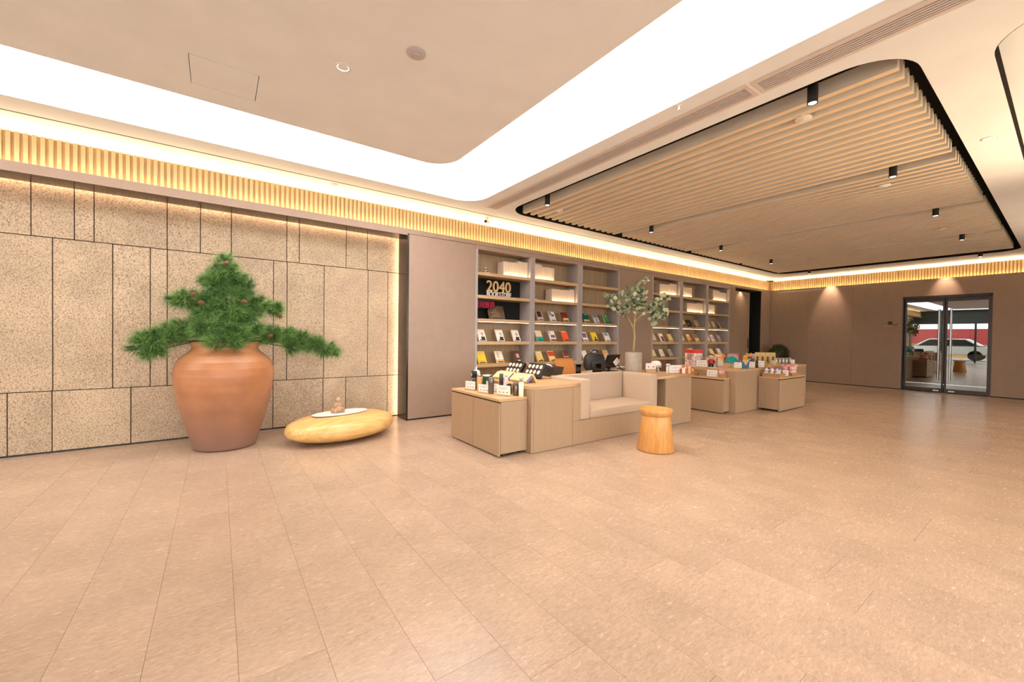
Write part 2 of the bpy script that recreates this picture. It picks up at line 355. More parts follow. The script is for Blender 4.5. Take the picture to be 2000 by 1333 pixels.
# pendants and discs
def pendant(loc, label):
    t = thing('pendant_spotlight', label, 'spotlight', loc, group=None)
    MB().cyl((0, 0, 0), 0.034, 0.30, 20).build('housing', BLACK, t, smooth=False); MB().cyl((0, 0, .30), 0.008, 0.1085, 10).build('stem', BLACK, t)
    MB().lathe([(0, -.001), (0.026, -.001), (0.032, -.006), (0.0345, -.006), (0.0345, 0.0), (0, 0.0)], 20).build('trim_ring', BLACK, t)
    MB().cyl((0, 0, -0.004), 0.027, 0.002, 20).build('lens', emit('lens_glow', (1, 0.86, 0.76), 3.0), t)
    return t
ords = ['nearest', 'second', 'third', 'fourth', 'farthest']
for i, x in enumerate((3.6, 5.9, 8.2, 10.5, 12.86)):
    for y, side in ((1.18, 'right'), (4.2, 'left')):
        pendant((x, y, 3.022), 'black cylinder spotlight at the %s end of the %s gap between the ceiling slats' % (side, ords[i]))
        if i != 4: spot('pendant_lamp', (x, y, 3.01), (x, y, 0), 72, 95, (1, 0.74, 0.50))
def disc(loc, label, cat='smoke detector', r=0.055, m=WHITEP, name='smoke_detector'):
    t = thing(name, label, cat, loc)
    MB().lathe([(0, -0.018), (r*0.7, -0.018), (r, -0.010), (r, 0), (0, 0)], 24).build('cover', m, t, smooth=False)
    MB().lathe([(0, -0.024), (r*0.3, -0.024), (r*0.35, -0.018), (0, -0.018)], 16).build('sensor', m, t)
    return t
for i, (x, y) in enumerate(((3.96, 1.36), (4.05, 4.46), (6.43, 1.36), (6.55, 4.46), (9.63, 1.32), (9.7, 4.46))):
    t = disc((x, y, ZC), 'flat white sprinkler disc under the slats near the %s spotlight on the %s' % (ords[min(i//2, 2)], 'right' if i % 2 == 0 else 'left'), 'sprinkler', 0.06, WHITEP, 'sprinkler_plate')
    MB().cyl((0, 0, 0), 0.012, 0.1, 10).build('drop_pipe', CHROME, t)
disc((1.05, 2.564, ZC), 'round grey-white smoke detector on the flat ceiling panel', 'smoke detector', 0.062, mat('detector_grey', (0.50, 0.47, 0.50), 0.5))
def downlight(loc, label, r=0.045, k=6.0, spotk=0, rim=WHITEP):
    t = thing('downlight', label, 'downlight', loc)
    MB().lathe([(r*0.78, 0.012), (r*0.78, -0.002), (r*0.95, -0.005), (r*1.15, -0.002), (r*1.15, 0.0)], 28).build('bezel', rim, t, smooth=True)
    MB().lathe([(r*0.78, -.001), (r*0.5, 0.004), (0, 0.004)], 28).build('lens', emit('downlight_glow_%g' % k, (1, 0.93, 0.86), k), t)
    if spotk: spot('downlight_lamp', (loc[0], loc[1], loc[2]-0.02), (loc[0], loc[1], 0), spotk, 70, (1, 0.82, 0.62))
    return t
downlight((0.70, 3.012, ZC), 'round lit downlight on flat ceiling panel beside the smoke detector', 0.05, 4, 10)
downlight((5.676, 0.484, ZC), 'lit downlight between the slat recess and the right-hand ceiling recess', 0.05, 7, 20)
for x, a in ((-1.67, 'leftmost'), (-0.435, 'second'), (0.311, 'third')):
    downlight((x, 5.48, ZC), 'small downlight in bright cove strip above the stone wall, %s from the left' % a, 0.026, 4)
disc((1.166, 5.40, ZC), 'small round white sensor in bright cove strip right of the downlights', 'sensor', 0.035, WHITEP, 'ceiling_sensor')
t = thing('sprinkler', 'small white sprinkler head on the pale ceiling by the long grille', 'sprinkler', (2.975, 1.88, ZC))
MB().lathe([(0, 0), (0.022, 0), (0.022, -.004), (0.008, -.006), (0.006, -.028), (0, -.028)], 12).build('body', WHITEP, t); MB().cyl((0, 0, -.034), 0.014, 0.003, 12).build('deflector', WHITEP, t)
t = thing('security_camera', 'small white dome-nosed camera hanging in the bright cove strip', 'camera', (3.42, 5.44, ZC))
MB().cyl((0, 0, -.012), 0.03, 0.012, 16).build('base', WHITEP, t); MB().tube([(0, 0, -.01), (0, 0, -.05)], 0.011).build('arm', WHITEP, t)
MB().tube([(0.03, .02, -.06), (0, 0, -.062), (-.05, -.04, -.075)], 0.026, 14).build('body', WHITEP, t); MB().ball((-.052, -.042, -.0755), 0.020).build('lens', BLACK, t, smooth=True)
# grilles
def grille(loop, label):
    (x0, y0), (x1, _), (_, y1), _ = loop
    t = thing('air_grille', label, 'grille', (x0, y0, ZC)); L = y1-y0; W = x1-x0
    b = MB()
    b.box(-.028, .006, -.03, L+.03, -.006, .004); b.box(W-.006, W+.028, -.03, L+.03, -.006, .004)
    b.box(.006, W-.006, -.03, .0, -.006, .004); b.box(.006, W-.006, L, L+.03, -.006, .004); b.build('frame', mat('grille_white', (0.66, 0.58, 0.55), 0.5), t)
    upstand('plenum_side', rect(.002, W-.002, .002, L-.002), .0, .06, mat('grille_shadow', (0.015, 0.013, 0.014), 0.8), t)
    box('plenum', mat('grille_shadow', (0.015, 0.013, 0.014), 0.8), t, -.01, W+.01, -.01, L+.01, .045, .06)
    me = None
    for i in range(6):
        x = 0.010 + i*(W-.020-.011)/5
        if me is None:
            o = MB().box(0, .011, 0, L, -.003, .014).build('fin', mat('grille_fin', (0.66, 0.60, 0.60), 0.45), t); me = o.data
        else: o = link('fin', me, t)
        o.location.x = x
    n = int(L/0.6)
    for i in range(1, n): box('cross_bar', MATS['grille_fin'], t, .006, W-.006, i*L/n, i*L/n+.006, .0205, .035)
grille(GR1, 'long white linear air grille beside the slat recess, the far one ending by the wall')
grille(GR2, 'long white linear air grille at the top edge, nearer one of the two')
# unseen warm uplights added beyond the right edge to brighten the side recess
spot('side_fill', (6.4, -1.4, 1.2), (5.6, -0.6, 3.2), 300, 110, (1, 0.74, 0.44), 0.8, 0.3)
spot('side_fill_far', (10.4, -2.0, 1.2), (10, -1.4, 3.2), 200, 110, (1, 0.74, 0.44), 0.8, 0.3)

# LED battens hidden behind the ledge lip wash the cove ceiling
def cove_wash(name, loc, length, rot, power):
    d = bpy.data.lights.new(name, 'AREA'); d.shape = 'RECTANGLE'; d.size = length; d.size_y = 0.012; d.energy = power; d.color = (1, 0.80, 0.50); d.spread = math.radians(110)
    o = bpy.data.objects.new(name, d); C.objects.link(o); o.location = loc; o.rotation_euler = rot; return o
cove_wash('cove_wash', ((XB+XL)/2, YW+.036, LEDGE-.004), XL-XB-.3, (math.pi+math.radians(24), 0, 0), 25)
cove_wash('cove_wash_far', (XL+.036, (YR+YW)/2, LEDGE-.004), YW-YR-.3, (math.pi-math.radians(24), 0, math.pi/2), 15)
# ---- left wall
wl = struct('wall_left')
box('backing', BLACK, wl, XB, 2.3, YS+0.05, YS+0.2, 0, ZC+0.4); box('light_shield', BLACK, wl, 2.3, XL+.4, 7.3, 7.4, -.1, ZC+.45); box('light_shield', BLACK, wl, 2.28, 2.30, YS+.2, 7.3, -.1, ZC+.45)  # shell pieces are unseen, added to stop sky light leaking in
box('light_shield', BLACK, wl, 2.3, XL+.4, 6.2, 7.3, -.1, -.05)
rows = ((0.0, 0.631, (-7.0, -6.3, -5.4, -4.9, -4.1, -3.3, -2.7, -2.0, -1.654, -1.358, -0.771, 0.075, 0.579, 1.175, 1.474, 2.069)),
        (0.631, 2.18, (-6.9, -6.1, -5.6, -4.7, -4.0, -3.2, -2.6, -1.9, -1.353, -0.915, -0.612, -0.467, 0.131, 0.579, 0.733, 1.182, 1.773, 2.064)),
        (2.18, 2.76, (-6.6, -5.9, -5.2, -4.6, -3.9, -3.1, -2.3, -1.497, -1.2, -1.056, -0.469, -0.169, 0.131, 0.727, 0.874, 1.466, 1.76)))
for z0, z1, xs in rows:
    xs = [XB] + list(xs) + [2.30]
    for a, b in zip(xs, xs[1:]):
        dy = random.uniform(0, 0.004)
        box('stone_panel', GRAN, wl, a+.004, b-.004, YS+dy, YS+0.05, z0+(.02 if z0 == 0 else .004), z1-.004, 0.003)
box('plinth', DARK, wl, XB, 2.3, YS+0.012, YS+0.05, 0, 0.02)
# header, soffit, jamb
for a, b in ((XB, -3.9), (-3.9, -0.79), (-0.79, 2.43)): box('header_panel', PANEL, wl, a+.0007, b-.0007, YW, YW+.018, 2.70, LEDGE)
for a, b in ((2.43, 5.6), (5.6, 8.0), (8.0, 11.0), (11.0, XL)): box('header_panel', PANEL, wl, a+.0007, b-.0007, YW, YW+.018, 2.702, LEDGE)
box('soffit', DARK, wl, XB, 2.205, YW+.012, 5.985, 2.688, 2.70)
box('soffit_lip', PANEL, wl, XB, 2.205, YW, YW+.012, 2.678, 2.70)
box('jamb', DARK, wl, 2.205, 2.225, YW+.004, 5.985, 0.0, 2.688)
box('led_strip', emit('stone_led', WARM2, K_STONE), wl, XB+.2, 2.2, 6.0, 6.01, 2.735, 2.74)
box('led_strip', MATS['stone_led'], wl, 2.245, 2.25, 6.0, 6.02, 0.02, 2.68)
box('led_cover', DARK, wl, 2.226, 2.3, 5.95, 5.985, 0.0, 2.70)
# grey faces
for a, b in ((2.227, 3.334), (6.867, 7.983), (11.542, 11.844), (13.48, XL)):
    box('wall_panel', PANEL, wl, a+.002, b-.002, YW, YW+.02, 0.022, 2.695); box('wall_core', VOID, wl, a+.003, b-.003, YW+.021, 5.95, 0.022, 2.705)
    box('plinth', BLACK, wl, a, b, YW+.012, 5.95, 0, 0.022)
box('ledge_top', PANEL, wl, XB, XL, YW+.019, 5.98, LEDGE-.06, LEDGE-.012)
box('batten_backing', wood('batten_back_shaded', (0.40, 0.255, 0.115), (0.47, 0.31, 0.15), (40, 40, 1.5)), wl, XB, XL+.088, 5.723, 5.735, LEDGE-.008, 3.062); box('cove_back', CEIL, wl, XB, XL, 5.765, 5.95, LEDGE-.008, ZC)  # backing darker than the battens; shade of the gaps is put into its colour
box('led_strip', emit('cove_led', WARM, K_COVE), wl, XB+.2, XL-.1, YW+.021, YW+.027, LEDGE-.011, LEDGE-.006)
box('led_strip', emit('cove_led_top', WARM, K_COVE_TOP), wl, XB+.2, XL-.1, 5.748, 5.754, 3.060, 3.064)
def batten_profile(x): return [(x, 5.722), (x, 5.703), (x+.003, 5.700), (x+.027, 5.700), (x+.030, 5.703), (x+.030, 5.722)]
bat_me = bpy.data.meshes.new('batten'); _b = MB(); _b.prism(batten_profile(0), 'z', LEDGE-.006, 3.062); _b.bm.to_mesh(bat_me); _b.bm.free(); bat_me.materials.append(BATTEN)
restb = MB(); P = 0.0533; n = int((XL+.03-XB)/P)
for i in range(n):
    x = XB + .02 + i*P
    if -1.75 < x < 9.0: link('batten', bat_me, wl, loc=(x, 0, 0))
    else: restb.box(x, x+.030, 5.70, 5.722, LEDGE-.006, 3.062)
tag(restb.build('batten_run', BATTEN, wl), kind='stuff')
# door niche near the far corner; the corridor's darkness is put into black walls
box('niche_back', VOID, wl, 11.8, 13.6, 7.2, 7.25, 0, 2.75)
box('niche_side', VOID, wl, 11.80, 11.844, 5.95, 7.2, 0, 2.70); box('niche_side', VOID, wl, 13.48, 13.52, 5.95, 7.2, 0, 2.70)
box('niche_top', VOID, wl, 11.80, 13.52, 5.95, 7.2, 2.70, 2.74)
d2 = struct('door_2', (12.45, 5.80, 0.012))
box('leaf', mat('door_leaf_beige', (0.33, 0.235, 0.165), 0.45, noise=0.03), d2, -.59, .59, -.02, .02, 0, 2.63, 0.003)
MB().box(.50, .515, -.032, -.02, 0.95, 1.25).build('handle', DARK, d2)
spot('niche_lamp', (12.45, 5.68, 2.69), (12.45, 5.79, 0.6), 7, 120, (1, 0.75, 0.55))

# ---- far wall
wf = struct('wall_far')
box('corner_light_shield', BLACK, wf, XL+.121, XL+.4, YW-.02, 7.3, 0, ZC+.45); box('corner_light_shield', BLACK, wf, XL+.001, XL+.12, YW+.002, 5.95, 0, LEDGE-.02); box('light_shield', BLACK, wf, XL+.31, XL+.4, YR, YW-.02, 2.7, ZC+.45)  # unseen blocks and shell added to close light leaks at the corner
def fp(y0, y1, z0, z1): return box('wall_panel', PANEL, wf, XL, XL+.12, y0+.002, y1-.002, z0+.001, z1-.002)
for a, b in ((4.629, YW), (3.586, 4.629), (2.575, 3.586)): fp(a, b, 0.022, 2.70)
for a, b in ((1.092, 2.575), ): fp(a, b, 2.355, 2.70)
for a, b in ((-.1, 1.092), (-1.5, -.1), (-3, -1.5), (YR, -3)): fp(a, b, 0.022, 2.70)
for a, b in ((YR, -2), (-2, .4), (.4, 2.244), (2.244, 3.586), (3.586, YW)): box('header_panel', PANEL, wf, XL, XL+.018, a+.0007, b-.0007, 2.702, LEDGE)
for a, b in ((YR, 1.092), (2.575, YW)): box('plinth', BLACK, wf, XL+.012, XL+.12, a, b, 0, .022)
box('batten_backing', MATS['batten_back_shaded'], wf, XL+.089, XL+.101, YR, 5.72, LEDGE-.008, 3.062); box('cove_back', CEIL, wf, XL+.131, XL+.3, YR, 5.75, LEDGE-.008, ZC)
box('ledge_top', PANEL, wf, XL+.019, XL+.12, YR, 5.72, LEDGE-.06, LEDGE-.012)
box('led_strip', MATS['cove_led'], wf, XL+.021, XL+.027, YR+.1, YW-.05, LEDGE-.011, LEDGE-.006)
box('led_strip', MATS['cove_led_top'], wf, XL+.114, XL+.120, YR+.1, YW-.05, 3.060, 3.064)
rb = MB(); y = YR+.02
while y < 5.66:
    rb.box(XL+.066, XL+.088, y, y+.030, LEDGE-.006, 3.062); y += P
tag(rb.build('batten_run', BATTEN, wf), kind='stuff')
for y, e in ((4.084, 80), (1.83, 60)):
    spot('wall_washer', (XL-.17, y, 3.085), (XL+.02, y, 1.9), e, 56, (1, 0.74, 0.52), 0.9, 0.02)
# glass double door
d1 = struct('door_1', (XL, 1.833, 0))
box('frame_head', FRAME, d1, .0, .14, -.74, .74, 2.295, 2.355)
for s, nm in ((-1, 'frame_jamb'), (1, 'frame_jamb')): box(nm, FRAME, d1, .0, .16, s*.74-.02 if s > 0 else -.741, .741 if s > 0 else -.715, 0, 2.355)
for s in (-1, 1):
    y0, y1 = (0.006, .71) if s > 0 else (-.712, -.006)
    b = MB(); b.box(.06, .10, y0, y1, 2.21, 2.292); b.box(.06, .10, y0, y1, .012, .10); b.box(.06, .10, y0, y0+.035, .1, 2.21); b.box(.06, .10, y1-.035, y1, .1, 2.21)
    fr = b.build('door_leaf', FRAME, d1)
    box('glass', GLASSDOOR, fr, .077, .083, y0+.035, y1-.035, .1, 2.21)
    yh = s*.098 + .0
    h = MB().tube([(.02, yh, .30), (.02, yh, 2.02)], .016, 12).build('handle', CHROME, fr)
    MB().tube([(.02, yh, .45), (.062, yh, .45)], .009).build('mount', CHROME, h); MB().tube([(.02, yh, 1.87), (.062, yh, 1.87)], .009).build('mount', CHROME, h)
    box('floor_pivot', mat('pivot_white', (.75, .7, .65), .3), fr, .05, .06, s*.13-.05, s*.13+.05, .03, .065)
# dim vestibule behind the glass
vs = struct('wall_vestibule'); g = mat('vestibule_dark', (0.16, 0.14, 0.10), 0.7)
box('back', g, vs, 17.0, 17.1, 0, 4, 0, 2.6); box('side', g, vs, XL+.17, 17, -.05, 0, 0, 2.6); box('side', g, vs, XL+.17, 17, 4, 4.05, 0, 2.6)
box('top', g, vs, XL+.17, 17, 0, 4, 2.6, 2.65); box('base', g, vs, XL+.13, 17, 0, 4, -.05, -.006)
# small wall sign
t = thing('wall_sign', 'small wooden strip with dark emblem on grey wall left of glass door', 'sign', (XL, 2.77, 1.625))
box('strip', ASHTOP, t, -.035, 0, -.155, .155, -.014, .014, .003)
MB().lathe([(0.0, 0), (.048, 0), (.048, .006), (0, .006)], 20).build('emblem', DARK, t, loc=(-.008, .035, .075)).rotation_euler = (0, -math.pi/2, 0)
box('lettering', DARK, t, -.036, -.03, -.11, -.02, .016, .032)

# ---- unseen sides: right wall and glazed front with the street beyond (show in the door glass)
wr = struct('wall_right'); box('wall_panel', CEIL, wr, 12.0, XL+.2, YR-.1, YR, 0, ZC+.45); box('wall_panel', CEIL, wr, XB, 12.0, YR-.1, YR, 2.75, ZC+.45)
w1 = struct('window_1', (XB, 0, 0))
gr = mat('facade_green', (0.05, 0.065, 0.06), 0.5)
box('header', gr, w1, -.2, 0, YR, 6.2, 2.3, ZC+.45)
for y in np.arange(YR, 6.3, 1.4): box('mullion', gr, w1, -.12, 0, y-.04, y+.04, 0, 2.3)
box('pane', PANE, w1, -.066, -.06, YR, 6.2, .0, 2.3)
box('transom', CHROME, w1, -.09, -.03, YR, 6.2, .95, .99)
w2 = struct('added_window', (0, YR, 0))  # right-wall glazing is unseen, added to bring in more daylight
for x in np.arange(XB, 12.1, 1.5): box('mullion', gr, w2, x-.04, x+.04, -.1, 0, 0, 2.75)
box('pane', PANE, w2, XB, 12.0, -.06, -.054, 0, 2.75)
st = struct('ground'); box('paving', mat('paving', (.42, .40, .38), .8), st, -30, XB-.2, -20, 30, -.12, -.02); box('paving', MATS['paving'], st, XB-.2, 20, -25, YR-.12, -.12, -.02)
hd = thing('hoarding', 'red and yellow hoarding across the street', 'hoarding', (-18, 5, 0))
box('red_band', col('hoarding_red', (.5, .06, .06)), hd, -.1, 0, -14, 16, 1.0, 2.2); box('yellow_band', col('hoarding_yellow', (.7, .4, .08)), hd, -.1, 0, -14, 16, 0, 1.0)
cr = thing('car', 'white car parked on the street outside', 'car', (-11.5, 5.0, 0))
pr = [(-2.1, .35), (-2.1, .8), (-1.6, .95), (-.9, 1.42), (.8, 1.42), (1.5, .95), (2.1, .85), (2.1, .35)]
MB().prism(pr, 'x', -.8, .8).build('body', WHITEP, cr, .06)
MB().prism([(-1.4, .97), (-.85, 1.36), (.75, 1.36), (1.3, .97)], 'x', -.81, .81).build('glazing', BLACK, cr)
for y in (-1.3, 1.3):
    for x in (-.7, .7): MB().tube([(x-.1, y, .33), (x+.1, y, .33)], .33, 16).build('wheel', BLACK, cr)

# ------------------------------------------------------------------ built-in bookcases
BAYS = [(3.386, 4.46), (4.566, 5.627), (5.759, 6.815), (8.035, 9.101), (9.233, 10.292), (10.421, 11.49)]
ZT = [2.275, 1.905, 1.523, 1.150, 0.777, 0.400]
YB = 5.945
bays_lab = ['built-in bookcase bay with black sign panel and gold standing letters', 'built-in bookcase bay with dummy books on both top shelves, right of the gold letters',
            'built-in bookcase bay with an empty second shelf and green books', 'built-in bookcase bay partly hidden behind the potted tree',
            'built-in bookcase bay right of the potted tree, behind the red box', 'built-in bookcase bay nearest the dark doorway']
edges = [(3.336, 4.513), (4.513, 5.693), (5.693, 6.865), (7.985, 9.167), (9.167, 10.356), (10.356, 11.54)]
LEDS = emit('shelf_led', (1, .80, .58), K_SHELF); LEDUP = emit('shelf_led_up', (1, .72, .42), K_SHELF*7.5)
UPS = {(0, 0): (3.93, 4.44), (1, 0): (4.6, 5.05), (1, 1): (5.03, 5.60), (3, 0): (8.4, 9.05), (4, 0): (9.26, 9.72), (4, 1): (9.55, 10.25), (5, 0): (10.78, 11.44), (5, 1): (10.45, 10.85)}
for k, ((x0, x1), (e0, e1)) in enumerate(zip(BAYS, edges)):
    t = thing('bookcase', bays_lab[k], 'bookcase', (x0, YW, 0)); W = x1-x0; D = YB-YW
    box('side_panel', SIDE, t, e0-x0+.001, 0, 0, D, 0.0, 2.635, .002); box('side_panel', SIDE, t, W, e1-x0-.001, 0, D, 0.0, 2.635, .002)
    box('back_panel', BACKW, t, e0-x0, e1-x0, D, D+.015, 0, 2.698)
    box('top_panel', PANEL, t, e0-x0+.001, e1-x0-.001, 0, D, 2.635, 2.698)
    box('plinth', PANEL, t, 0, W, .01, D, 0, .05)
    for i, z in enumerate(ZT):
        s = box('shelf', SHELFW, t, .001, W-.001, .004, D-.001, z-.05, z, .002)
        if (k, i) in UPS: a_, b_ = UPS[(k, i)]; box('led_strip', LEDUP, s, a_-x0, b_-x0, .045, .053, z, z+.0015)
        if i == 2: box('led_strip', LEDS, s, .02, W-.02, .010, .020, z-.053, z-.05)
        if i in (3, 4): box('led_strip', LEDS, s, .02, W-.02, .020, .030, z-.0505, z-.05)

# ---- things on the shelves
def figurine(x, z, y, label, s=1.0):
    t = thing('acrylic_figurine', label, 'figurine', (x, y, z))
    MB().box(-.05*s, .05*s, -.035, .035, 0, .018).build('base', WHITEP, t, .003)
    b = MB(); b.lathe([(0, .018), (.030*s, .022), (.038*s, .04), (.028*s, .06), (.012*s, .075), (.018*s, .095), (.008*s, .12), (.004*s, .17*s), (0, .19*s)], 14)
    b.build('sculpture', clear('crystal', (.96, .92, .88), .22), t, smooth=True)
    MB().tube([(-.035*s, 0, .05), (-.01, 0, .045), (.03*s, .0, .055)], .008).build('ribbon', WHITEP, t)
figurine(3.60, ZT[0], 5.74, 'small clear crystal figurine on the top shelf above the gold letters')
figurine(4.63, ZT[1], 5.74, 'small clear crystal figurine left of dummy books on the second shelf, middle bay')
figurine(5.84, ZT[0], 5.74, 'small clear crystal figurine alone on the top shelf of the third bay')
figurine(8.12, ZT[0], 5.76, 'small crystal figurine on a top shelf behind the potted tree', .8)
figurine(9.29, ZT[1], 5.74, 'small crystal figurine left of dummy books on second shelf, fifth bay', .7)
# cream dummy books, each one a book
ORD = ['first', 'second', 'third', 'fourth', 'fifth', 'sixth', 'seventh', 'eighth', 'ninth', 'tenth', 'eleventh', 'twelfth', 'thirteenth', 'fourteenth', 'fifteenth', 'sixteenth', 'seventeenth', 'eighteenth', 'nineteenth', 'twentieth']
def dummy_row(x0, x1, tall, z, grp, lab, yf=5.70, dep=.185, h0=.235, h1=.27):
    """tall=(a,b): interval where the taller volumes stand"""
    n = int((x1-x0)/.041); ws = [random.uniform(.036, .046) for _ in range(n)]; k = (x1-x0-.002)/sum(ws); x = x0
    for i, w_ in enumerate(ws):
        w_ *= k; tl = bool(tall) and tall[0]-.01 <= x < tall[1]
        h = (h1 if tl else h0) + random.uniform(-.002, .002)
        t = thing('dummy_book', '%s %scream dummy book from the left in the %s' % (ORD[i], 'taller ' if tl else '', lab), 'book', (x, yf, z+.0018), group=grp)
        MB().prism([(0, .006), (.003, 0), (w_-.0025, 0), (w_-.0005, .006), (w_-.0005, dep), (0, dep)], 'z', 0, h).build('cover', CREAM, t)
        box('page_block', PAPER, t, .004, w_-.004, .01, dep-.004, h, h+.0015)
        x += w_
dummy_row(3.925, 4.45, (4.20, 5), ZT[0], 'cream dummy books over the gold letters', 'row above the gold letters')
dummy_row(4.575, 5.08, (4.5, 4.77), ZT[0], 'cream dummy books, top shelf second bay', 'top row of the second bay')
dummy_row(5.02, 5.61, (5.45, 6), ZT[1], 'cream dummy books, second shelf second bay', 'second-shelf row of second bay', h0=.225, h1=.25)
dummy_row(8.36, 9.06, (8.75, 9.1), ZT[0], 'cream dummy books, top shelf behind the tree', 'top row right of potted tree')
dummy_row(8.20, 8.58, None, ZT[1], 'cream dummy books, second shelf behind the tree', 'row behind the tree leaves', h0=.22)
dummy_row(9.245, 9.74, (9.2, 9.33), ZT[0], 'cream dummy books, top shelf fifth bay', 'top row of the fifth bay')
dummy_row(9.52, 10.26, (9.95, 10.3), ZT[1], 'cream dummy books, second shelf fifth bay', 'second-shelf row of fifth bay', h0=.225, h1=.245)
dummy_row(10.75, 11.46, (10.7, 11.05), ZT[0], 'cream dummy books, top shelf sixth bay', 'top row by the doorway')
dummy_row(10.435, 10.87, (10.4, 10.5), ZT[1], 'cream dummy books, second shelf sixth bay', 'second-shelf row by the doorway')

# black sign panels, letters, red characters, frame
t = thing('sign_panel', 'black backing panel behind the gold standing letters', 'panel', (3.39, YB-.012, ZT[1]))
box('board', VOID, t, .0, 1.066, .0, .010, .002, .318)
t = thing('sign_panel', 'black backing panel behind the red characters and the framed plaque', 'panel', (3.39, YB-.012, ZT[2]))
box('board', VOID, t, .0, 1.066, .0, .010, .002, .328)
t = thing('letter_sign', 'gold 2040 numerals over smaller white capital letters standing on shelf', 'sign', (3.90, 5.80, ZT[1]))
text_mesh('numerals', '2040', .3, .012, GOLD, t, (0, 0, .085), width=.50, height=.19)
text_mesh('lettering', 'BOOKSTORE', .1, .012, PAPER, t, (0, -.02, .001), width=.50, height=.085)
t = thing('character_sign', 'row of four glowing red characters under the shelf edge', 'sign', (3.62, 5.80, ZT[1]-.19))
text_mesh('characters', '公司推荐', .1, .006, emit('red_sign', (.80, .02, .06), .5), t, (0, 0, 0), width=.40, height=.10)
MB().box(-.21, .21, .012, .018, -.01, .135).build('backing', BLACK, t)
t = thing('framed_plaque', 'silver-edged dark framed plaque leaning on the black-backed shelf', 'plaque', (3.87, 5.80, ZT[2]+.001)); t.rotation_euler = (-.33, 0, 0)
b = MB(); b.box(-.17, .17, -.014, 0, .235, .25); b.box(-.17, .17, -.014, 0, 0, .015); b.box(-.17, -.155, -.014, 0, .015, .235); b.box(.155, .17, -.014, 0, .015, .235); b.build('frame', CHROME, t)
pl = box('picture', mat('plaque_brown', (.14, .08, .05), .3, noise=.35, scale=25), t, -.155, .155, -.008, -.004, .015, .235)
for i in range(5): box('text_line', mat('plaque_text', (.45, .36, .28), .5), pl, -.11+.05*(i % 2), .10-.02*i, -.0095, -.008, .05+.034*i, .058+.034*i)
box('strut', BLACK, t, -.02, .02, .0, .004, .0, .2)

# display books with covers
def book(x, z, w, h, base, patches, label, y=5.712, lean=.50, thick=.02, spine=None, stand=True):
    t = thing('book', label, 'book', (x, y, z+.001)); t.rotation_euler = (-lean, 0, 0)
    cm = col(base[0], base[1])
    box('cover', cm, t, -w/2, w/2, -thick-.002, -thick, 0.0, h); box('back_cover', cm, t, -w/2, w/2, -.002, 0, 0, h)
    box('spine', col(spine[0], spine[1]) if spine else cm, t, -w/2-.0015, -w/2, -thick-.002, 0, 0, h)
    box('page_block', PAPER, t, -w/2, w/2-.003, -thick, -.002, .003, h-.003)
    for nm, u0, u1, v0, v1, c in patches:
        box(nm, col(c[0], c[1]), t, -w/2+u0*w, -w/2+u1*w, -thick-.0032, -thick-.002, v0*h, v1*h)
    if stand:
        box('stand', BLACK, t, -w*.35, w*.35, -thick-.012, -thick-.0035, .0085, .020); box('stand_back', BLACK, t, -.02, .02, .0005, .004, .01, h*.7)
    return t
Wh = ('white', (.80, .74, .70)); Ink = ('ink', (.03, .028, .03)); Yel = ('yellow', (.80, .56, .03)); Ora = ('orange', (.78, .36, .08)); Teal = ('teal', (.0, .33, .27))
Red = ('red', (.62, .045, .03)); DRed = ('darkred', (.22, .025, .02)); Pink = ('pink', (.65, .38, .40)); Lil = ('lilac', (.52, .40, .55)); Pur = ('purple', (.16, .10, .22))
Grn = ('green', (.05, .26, .10)); DGrn = ('darkgreen', (.01, .13, .09)); Cre = ('creamcol', (.75, .62, .36)); Gry = ('greyblue', (.30, .30, .38)); Brn = ('brown', (.10, .05, .03)); Bei = ('beige', (.62, .48, .30)); Sk = ('skin', (.60, .40, .30)); Lem = ('lemon', (.82, .62, .22))
# bay 1 row 4: three identical portrait books
def portrait(x, label):
    t = book(x, ZT[3], .145, .215, Wh, [('garment', .36, .86, .10, .36, Ink)], label)
    MB().lathe([(0, 0), (.021, 0), (.021, .0012), (0, .0012)], 18, (0, 0, 0), 1, 1.25).build('face', col(*Sk), t, loc=(.018, -.0222, .115)).rotation_euler = (math.pi/2, 0, 0)
    MB().lathe([(0, 0), (.023, 0), (.023, .0008), (0, .0008)], 18, (0, 0, 0), 1, .8).build('hair', col(*Ink), t, loc=(.017, -.0221, .132)).rotation_euler = (math.pi/2, 0, 0)
    return t
portrait(3.532, 'white book with a dark-clothed portrait, left of three alike'); portrait(3.90, 'white book with a dark-clothed portrait, middle of three alike'); portrait(4.24, 'white book with a dark-clothed portrait, right of three alike')
book(3.537, ZT[4], .16, .225, Yel, [('band', 0, 1, .8, .95, Lem), ('figures', .1, .8, .08, .25, Ora)], 'bright yellow book below the leftmost white portrait book')
book(3.895, ZT[4], .15, .22, Wh, [('band', 0, 1, .05, .28, Ora), ('drawing', .2, .5, .4, .9, Bei)], 'white book with an orange lower band, lowest visible shelf')
book(4.264, ZT[4], .15, .22, Brn, [('picture', .45, .85, .4, .75, Sk), ('title', .5, .9, .12, .2, Wh)], 'dark brown book with a small pale picture, behind the black trays')
